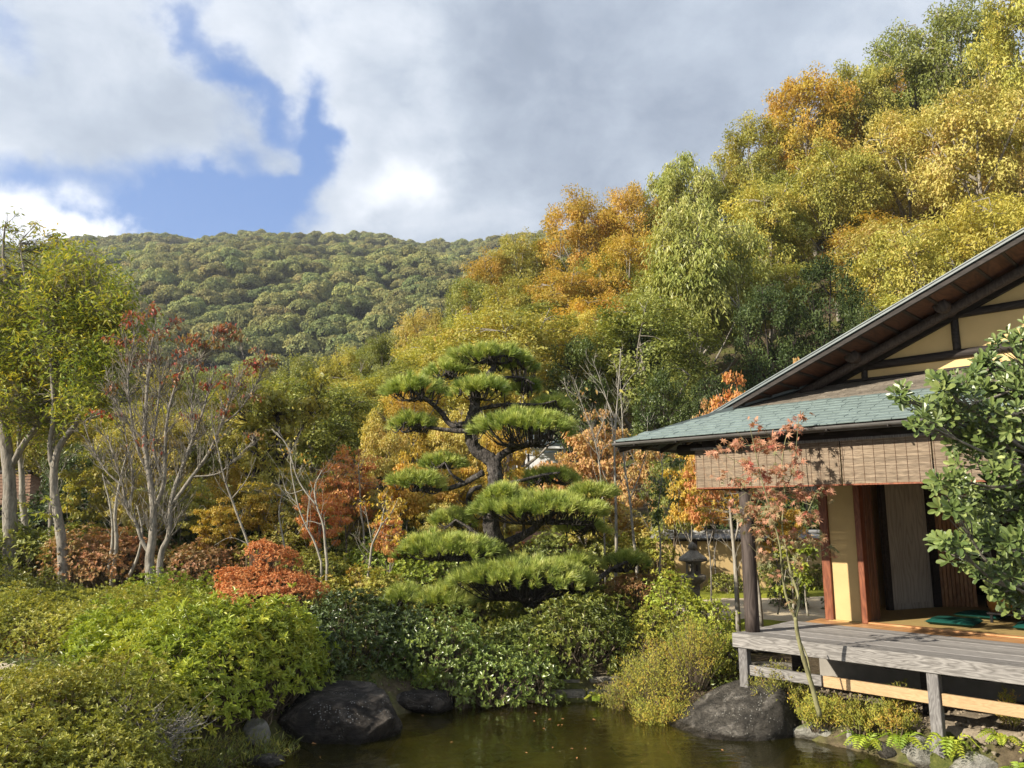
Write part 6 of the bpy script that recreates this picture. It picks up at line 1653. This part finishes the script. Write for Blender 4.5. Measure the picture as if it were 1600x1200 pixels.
wl = [(1.75, 9.85, .5, .85, 130, 'heath_yellow', 'feathery yellow-green shrub at the water, left of the pointed grey boulder'), (2.2, 9.75, .42, .9, 120, 'heath_yellow', 'feathery shrub with orange tips right behind the pointed grey boulder'), (1.75, 9.45, .35, .5, 90, 'heath_yellow', 'low feathery shrub spilling to the water left of the grey boulder'), (1.35, 10.05, .3, .6, 60, 'heath_mixed', 'small feathery shrub at the right end of the stone kerb'),
      (2.95, 9.0, .30, .62, 80, 'heath_mixed', 'feathery shrub growing over the veranda rail by the first leg'), (3.25, 8.65, .28, .45, 80, 'heath_yellow', 'feathery shrub hanging to the water right of the grey boulder'), (3.55, 8.35, .22, .38, 60, 'heath_yellow', 'small feathery tuft at the foot of the near maple'),
      (3.80, 8.10, .24, .40, 70, 'heath_yellow', 'feathery tuft right of the near maple stem'), (3.98, 8.3, .16, .42, 30, 'heath_mixed', 'thin feathery sprig under the veranda rail'), (4.75, 7.75, .12, .45, 16, 'heath_mixed', 'thin sprig behind the rail right of the front leg')]
for i, (x, y, r, h, n_, mat, lab) in enumerate(wl):
    wispy('heath_bush', lab, x, y, r, h, n_, mat, 800 + i)
def fern(x, y, L, n_, seed, label, mat='fern_leaf', rise=.55):
    rng = np.random.default_rng(seed); g = max(Gs(x, y), .04)
    e = empty('fern', (x, y, g), 0, label, 'fern', 'ferns along the rim of the pond')
    for i in range(n_):
        a = i * 2 * PI / n_ + rng.uniform(-.3, .3); l = L * rng.uniform(.7, 1.1); d = np.array([math.cos(a), math.sin(a), 0])
        c = curve([(x, y, g), np.array([x, y, g]) + d * l * .45 + np.array([0, 0, l * rise]), np.array([x, y, g]) + d * l + np.array([0, 0, l * rise * .55])], 12)
        m = MB(); tube(m, c, np.linspace(.003, .001, 12), 3, cap=False)
        k = np.arange(1, 12); p = np.repeat(c[k], 2, 0); T0 = nrm(np.gradient(c, axis=0))[k]
        sd = nrm(np.cross(T0, [0, 0, 1.0])); S = np.stack([sd, -sd], 1).reshape(-1, 3); Tt = np.repeat(T0, 2, 0)
        w = l * .26 * np.sin(np.clip((k - .3) / 11.5, 0, 1) * PI) ** .7 + .008
        leaves(m, p, nrm(S + Tt * .55), np.repeat(nrm(np.cross(sd, T0)), 2, 0), np.repeat(w, 2), np.repeat(w, 2) * .30 + .006, np.full(22, rng.random()), 'rhomb')
        m.build('frond', MATS[mat], e)
fl = [(3.52, 8.15, .26, 'yellow-green fern at the foot of the near maple'), (3.78, 7.93, .26, 'broad yellow-green fern between the maple stem and the pale stones'), (4.08, 7.62, .24, 'upright yellow fern just left of the front veranda leg'), (4.45, 7.22, .22, 'fern right of the front veranda leg by the water'),
      (4.72, 7.22, .26, 'bright tall fern second from the front leg'), (5.12, 7.0, .24, 'fern at the right edge of the pond'), (4.52, 7.55, .2, 'dark small fern behind the pale stones'), (5.35, 7.15, .2, 'small fern at the right bottom corner'), (-.95, 10.2, .22, 'dark fern by the low boulder below the pine'), (1.05, 10.15, .16, 'small yellow fern at the kerb')]
for i, (x, y, l, lab) in enumerate(fl): fern(x, y, l, 9, 900 + i, lab, 'fern_leaf' if i != 8 else 'azalea_dark', .9 if i in (2, 4) else .5)
# dead twiggy bush at bottom left
dt = empty('dead_twigs', (-3.0, 7.0, .3), 0, 'bare pale dead twigs fanning out of the azalea at the water', 'twigs')
rg = np.random.default_rng(4); m = MB()
for i in range(46):
    d = nrm(np.array([rg.uniform(-.35, .95), rg.uniform(-.7, .3), rg.uniform(.15, .9)])); b = np.array([-3.12, 7.0, .32]); l = rg.uniform(.25, .55)
    t = b + d * l; mid = b + d * l * .5 + rg.normal(0, .03, 3)
    tube(m, curve([b, mid, t], 6), np.linspace(.007, .002, 6), 4, cap=False)
    for j in range(3): tube(m, [mid, mid + (t - mid) * .6 + rg.normal(0, .05, 3), t + rg.normal(0, .09, 3)], [.003, .0025, .0015], 3, cap=False)
m.build('twig_fan', MATS['bark_pale'], dt)
# grassy dark clump under the bright azalea
wispy('grass_clump', 'dark narrow-leaved grass hanging to the water under the bright azalea', -2.55, 8.05, .42, .34, 90, 'azalea_dark', 850, .09, .008, 14)
wispy('grass_clump', 'dark narrow-leaved grass at the left foot of the big boulder', -2.9, 7.65, .38, .36, 90, 'azalea_dark', 851, .09, .008, 14)
wispy('grass_clump', 'fine green grass tuft above the low boulder at the back of the pond', -1.05, 10.15, .2, .3, 60, 'fern_leaf', 852, .12, .005, 10)
wispy('fern_palm', 'dark spiky cycad-like clump in the shade above the flame-red azalea', -4.9, 18.0, .9, 1.5, 50, 'evergreen', 853, .22, .02, 30, cat='plant')
# broad ground cover that nobody could count
def cover(name, label, region, n_, mat, L, W, seed, per=6):
    rng = np.random.default_rng(seed); p = []
    while len(p) < n_:
        x = rng.uniform(region[0], region[2]); y = rng.uniform(region[1], region[3])
        p.append((x, y))
    p = np.array(p); sd = pond_sd(p[:, 0], p[:, 1]); uu = p[:, 0] + p[:, 1]
    keep = (sd > .15) & ~((p[:, 0] > -1.2) & (p[:, 0] < 2.2) & (p[:, 1] < 11.0)) & ~((uu > 11.3) & (p[:, 0] > 2.9)) & ~((p[:, 1] > 9.0) & (p[:, 1] < 10.6) & (p[:, 0] < -5.6))
    p = p[keep]; z = G(p[:, 0], p[:, 1]); hgt = .10 + .25 * np.clip(noise3(np.column_stack([p, z * 0]), .9, seed), 0, 1.2)
    n = len(p); P0 = np.repeat(np.column_stack([p, z + hgt * rng.random(n)]), per, 0); m_ = n * per
    P0 += rng.normal(0, .07, (m_, 3)) * [1, 1, .5]
    mb = MB(); leaves(mb, P0, nrm(sph(rng, m_) + [0, 0, .3]), nrm(sph(rng, m_) + [0, 0, .9]), L * rng.uniform(.6, 1.3, m_), W, np.repeat(np.clip(.5 + .4 * noise3(np.column_stack([p, z]), .7, seed + 1), 0, 1), per) * .6 + rng.random(m_) * .4, 'rhomb')
    tagp(mb.build(name, MATS[mat]), label, 'ground cover', kind='stuff')
cover('ground_cover', 'mixed green and rusty leafy ground cover between the garden shrubs', (-14, 10.2, 3.2, 24), 17000, 'heath_mixed', .085, .04, 31)
cover('bank_cover', 'low dark leafy cover on the pond banks', (-5.6, 5.2, 3.0, 11.5), 7000, 'azalea_dark', .05, .022, 32)
cover('forest_floor', 'fallen leaves and undergrowth on the forest floor', (-26, 22, 32, 50), 15000, 'heath_mixed', .20, .10, 33, 5)

# ------------------------------------------------------------------ near maple in front of the veranda
def near_maple():
    rng = np.random.default_rng(88); Y = 8.15
    f = P(1280, 1112, Y); base = (f[0], Y, Gs(f[0], Y))
    e = empty('maple_sapling', base, 0, 'slender young maple with pinkish star leaves in front of the veranda', 'tree')
    limbs = [([(1281, 1118), (1268, 1070), (1256, 1030), (1246, 990), (1243, 965)], .026, .019), ([(1243, 965), (1248, 935), (1236, 895), (1228, 855), (1222, 820), (1226, 770), (1222, 720), (1232, 665)], .016, .004),
             ([(1243, 968), (1228, 930), (1222, 890), (1218, 850), (1205, 800), (1190, 750), (1180, 705), (1172, 668)], .014, .003), ([(1268, 1070), (1262, 1030), (1250, 1000)], .010, .006),
             ([(1228, 855), (1250, 830), (1262, 800), (1275, 770)], .007, .003), ([(1218, 850), (1195, 835), (1178, 815), (1165, 800)], .006, .002), ([(1226, 770), (1240, 730), (1245, 690), (1248, 655)], .006, .002), ([(1190, 750), (1165, 730), (1140, 715), (1115, 700)], .006, .002),
             ([(1222, 820), (1200, 790), (1175, 775), (1150, 760)], .006, .002), ([(1236, 895), (1262, 870), (1285, 860), (1300, 850)], .006, .002), ([(1180, 705), (1165, 690), (1150, 672)], .004, .002), ([(1222, 720), (1205, 700), (1200, 680)], .004, .002), ([(1222, 890), (1190, 870), (1170, 850)], .005, .002)]
    paths = []
    for i, (pts, a, b) in enumerate(limbs):
        c = px_curve([(x, y, (j * .05 if i % 2 else -j * .04)) for j, (x, y) in enumerate(pts)], Y, 5 * len(pts))
        m = MB(); tube(m, c, np.linspace(a, b, len(c)), 8, .03, rng); m.build('trunk' if i == 0 else 'limb', MATS['maple_bark'], e, smooth=True); paths.append(c)
    allp = np.vstack(paths[1:])
    cl = [(1175, 668, 10, 14, 10), (1150, 690, 22, 10, 16), (1120, 700, 22, 10, 16), (1190, 700, 26, 16, 34), (1235, 668, 12, 18, 14), (1248, 665, 6, 22, 14), (1215, 690, 16, 14, 22), (1180, 735, 34, 16, 46), (1225, 735, 26, 16, 40), (1240, 705, 10, 16, 14), (1150, 745, 24, 10, 22),
          (1195, 770, 40, 18, 60), (1240, 770, 30, 18, 44), (1275, 772, 24, 12, 22), (1165, 790, 30, 16, 34), (1215, 805, 34, 16, 48), (1255, 805, 26, 14, 26), (1290, 770, 12, 8, 8), (1190, 830, 34, 14, 30), (1235, 840, 28, 14, 30), (1275, 845, 24, 12, 20), (1298, 855, 14, 8, 10),
          (1200, 870, 26, 12, 16), (1250, 880, 26, 12, 14), (1225, 905, 26, 10, 8), (1235, 940, 12, 10, 6), (1180, 800, 30, 14, 20), (1245, 725, 10, 10, 10)]
    s = Y / 1219.0; tw = MB(); M = []
    for (px, py, rx, ry, n_) in cl:
        c = P(px, py, Y + rng.uniform(-.25, .25)); k = max(2, n_ // 5); R = np.array([rx * s, rx * s, ry * s])
        q = c + sph(rng, k) * rng.random((k, 1)) ** .5 * R
        for qi in q:
            b = allp[np.argmin(np.linalg.norm(allp - qi, axis=1) + .4 * np.clip(allp[:, 2] - qi[2], 0, None))]
            tube(tw, curve([b, (b + qi) / 2 + rng.normal(0, .012, 3), qi], 5), np.linspace(.003, .0012, 5), 3, cap=False)
        for j in range(int(n_ * 1.45)):
            p = q[rng.integers(0, k)] + rng.normal(0, .032, 3)
            T = nrm(sph(rng, 1)[0] * [1, 1, .4] + [0, 0, -.55]); N = nrm(sph(rng, 1)[0] * .7 + [-.1, -.5, .6]); M.append((p, T, N, rng.uniform(.070, .115), (.38 + .62 * rng.random()) if rng.random() < np.clip((860 - py) / 140, .25, .95) else .35 * rng.random(), py))
    tw.build('twigs', MATS['maple_bark'], e)
    leaf_children(e, M, 'maple', 'near_maple', base)
def leaf_children(e, M, kind, mat, base, wratio=1.0, nmax=295, tint=False):
    """the nearest leaves as objects that share meshes, the rest joined"""
    from mathutils import Matrix
    M.sort(key=lambda t: -(t[3] / np.linalg.norm(t[0] - np.array([0, 0, EYE]))))
    metas = []
    for i in range(6):
        mb = MB(); leaves(mb, np.zeros((1, 3)), np.array([[1., 0, 0]]), np.array([[0, 0, 1.]]), 1.0, wratio, np.array([(i + .5) / 6]), kind)
        metas.append(mb.mesh('leaf', MATS[mat]))
    for (p, T, N, L, r, _) in M[:nmax]:
        T = nrm(T); N = nrm(N - T * np.dot(N, T)); S = np.cross(N, T)
        o = bpy.data.objects.new('leaf', metas[min(5, int(r * 6))]); C.objects.link(o); o.parent = e
        mt = Matrix(((T[0] * L, S[0] * L, N[0] * L, p[0] - base[0]), (T[1] * L, S[1] * L, N[1] * L, p[1] - base[1]), (T[2] * L, S[2] * L, N[2] * L, p[2] - base[2]), (0, 0, 0, 1)))
        o.matrix_local = mt
    R = M[nmax:]
    if R:
        mb = MB(); L = np.array([t[3] for t in R])
        leaves(mb, np.array([t[0] for t in R]), np.array([t[1] for t in R]), np.array([t[2] for t in R]), L, L * wratio, np.array([t[4] for t in R]), kind)
        tagp(mb.build('foliage', MATS[mat], e), kind='stuff')
near_maple()

# ------------------------------------------------------------------ broad-leaved shrub in the right foreground
def tobira():
    rng = np.random.default_rng(66); Y = 4.1
    base = (3.75, 4.2, Gs(3.75, 4.2))
    e = empty('tobira_bush', base, 0, 'large glossy broad-leaved bush reaching in from the right edge', 'shrub')
    root = np.array([3.75, 4.25, base[2] - .05]); hubs = [P(1660, 900, 4.2), P(1680, 700, 4.2), P(1700, 560, 4.3)]
    paths = []
    for h in hubs:
        c = curve([root, (root + h) / 2 + rng.normal(0, .06, 3), h], 14); m = MB(); tube(m, c, np.linspace(.035, .018, 14), 8, .04, rng); m.build('limb', MATS['bark_grey'], e, smooth=True); paths.append(c)
    cl = [(1408, 622, 14, 10), (1430, 640, 22, 14), (1462, 630, 22, 16), (1440, 660, 20, 12), (1480, 610, 24, 18), (1500, 640, 28, 20), (1470, 665, 22, 14), (1520, 600, 26, 20), (1548, 570, 24, 20), (1575, 545, 22, 18), (1598, 525, 16, 14), (1560, 610, 34, 26), (1595, 590, 26, 26),
          (1530, 650, 30, 22), (1575, 655, 30, 24), (1500, 685, 28, 16), (1545, 690, 32, 18), (1590, 700, 30, 22), (1520, 720, 28, 16), (1480, 745, 22, 14), (1560, 735, 32, 18), (1465, 775, 16, 12), (1500, 765, 28, 14), (1540, 770, 30, 16), (1590, 760, 28, 20),
          (1490, 795, 20, 10), (1530, 805, 24, 14), (1575, 800, 28, 18), (1465, 855, 16, 10), (1490, 850, 20, 12), (1520, 840, 24, 14), (1555, 840, 26, 14), (1590, 845, 26, 16), (1500, 875, 20, 10), (1535, 880, 24, 12), (1570, 885, 26, 14), (1595, 910, 22, 16), (1570, 925, 20, 14), (1590, 945, 18, 12), (1555, 905, 18, 12), (1620, 600, 30, 50), (1625, 700, 30, 50), (1625, 820, 30, 50), (1620, 920, 30, 40)]
    s = Y / 1219.0; M = []; allp = np.vstack(paths); tw = MB()
    for (px, py, rx, ry) in cl:
        dy = rng.uniform(-.28, .30); c = P(px, py, Y + dy); R = np.array([rx * s, rx * s, ry * s])
        b = allp[np.argmin(np.linalg.norm(allp - c, axis=1) * rng.uniform(.8, 1.2, len(allp)))]
        mid = (b + c) / 2 + np.array([0, 0, -.08]) + rng.normal(0, .03, 3); k = curve([b, mid, c], 10); tube(tw, k, np.linspace(.012, .004, 10), 6, cap=False)
        nro = max(4, int(rx * ry / 38))
        for j in range(nro):
            p = c + sph(rng, 1)[0] * rng.random() ** .4 * R * 1.05
            tube(tw, [k[7], (k[7] + p) / 2 + rng.normal(0, .01, 3), p], [.004, .003, .002], 4, cap=False)
            ax = nrm(nrm(p - c + np.array([-.02, -.06, .03])) + np.array([-.3, -.35, .45]) + rng.normal(0, .3, 3))
            nl = rng.integers(7, 11); a0 = rng.uniform(0, 6.28); u_ = nrm(np.cross(ax, [.3, .2, .9])); w_ = np.cross(ax, u_); r0 = rng.random() * .55; big = rng.uniform(.8, 1.25)
            for q in range(nl):
                a = a0 + q * 2.4; el = .25 + .75 * q / nl
                sd = math.cos(a) * u_ + math.sin(a) * w_
                T = nrm(sd * (1.15 - el * .6) + ax * (el * .9)); N = nrm(ax - sd * .5 + rng.normal(0, .12, 3))
                M.append((p + ax * .004 * q, T, N, rng.uniform(.050, .078) * big * (1.0 - .25 * el), min(1, r0 + rng.random() * .25 + .2 * (el > .8)), py))
    tw.build('twigs', MATS['bark_grey'], e)
    leaf_children(e, M, 'spoon', 'tobira_leaf', base, .40)
tobira()

# ------------------------------------------------------------------ floating leaves
for i, (px, py, lab) in enumerate([(486, 1163, 'orange fallen leaf floating in front of the big dark boulder'), (412, 1185, 'pale curled leaf floating near the bottom left rocks'), (875, 1133, 'pair-like brown fallen leaf floating in the middle of the pond'), (925, 1125, 'small pale leaf floating right of the middle of the pond'), (600, 1118, 'small yellow leaf floating beside the right boulder'), (725, 1096, 'tiny pale leaf floating by the kerb'), (1110, 1150, 'brown leaf floating near the pointed boulder'), (1540, 1172, 'orange leaf lying in the water at the right')]):
    d = ray(px, py); t = -EYE / d[2]; x, y = d[0] * t, d[1] * t
    m = MB(); rg = np.random.default_rng(i); L = rg.uniform(.04, .07)
    leaves(m, np.zeros((1, 3)), np.array([[math.cos(i * 2), math.sin(i * 2), .03]]), np.array([[0, 0, 1.]]), L, L * .5, np.array([rg.random()]), 'oval')
    leaves(m, np.zeros((1, 3)) + [0.01, .01, .002], np.array([[math.cos(i * 2 + 1.2), math.sin(i * 2 + 1.2), .05]]), np.array([[.2, 0, 1.]]), L * .7, L * .4, np.array([rg.random()]), 'oval')
    o = m.build('fallen_leaf', MATS['fallen_leaf']); o.location = (x, y, .004); tagp(o, lab, 'leaf')

fr_ = np.random.default_rng(12); m = MB(); cnt = 0
while cnt < 46:
    x, y = fr_.uniform(-3, 4.5), fr_.uniform(6.5, 10.2)
    if float(pond_sd(np.array([x]), np.array([y]))[0]) > -.08: continue
    cnt += 1; L = fr_.uniform(.02, .045); a = fr_.uniform(0, 6.28)
    leaves(m, np.array([[x, y, .004]]), np.array([[math.cos(a), math.sin(a), .02]]), np.array([[0, 0, 1.]]), L, L * .45, np.array([fr_.random()]), 'oval')
tagp(m.build('leaf_litter', MATS['fallen_leaf']), 'tiny fallen leaves drifting on the pond', 'leaves', kind='stuff')
# ------------------------------------------------------------------ air
hm = MB(); box(hm, -1000, 1000, -700, 1600, -6, 260)
hz = hm.build('haze', None); tagp(hz, 'thin autumn haze in the air', kind='stuff')
mm = bpy.data.materials.new('haze'); mm.use_nodes = True; mm.node_tree.nodes.clear(); T = NT(mm.node_tree)
o_ = T.node('ShaderNodeOutputMaterial'); pv = T.node('ShaderNodeVolumePrincipled')
pv.inputs['Density'].default_value = 0.00026; pv.inputs['Color'].default_value = (0.86, 0.92, 1.0, 1); pv.inputs['Anisotropy'].default_value = 0.2
T.l.new(pv.outputs[0], o_.inputs['Volume']); hz.data.materials.append(mm)
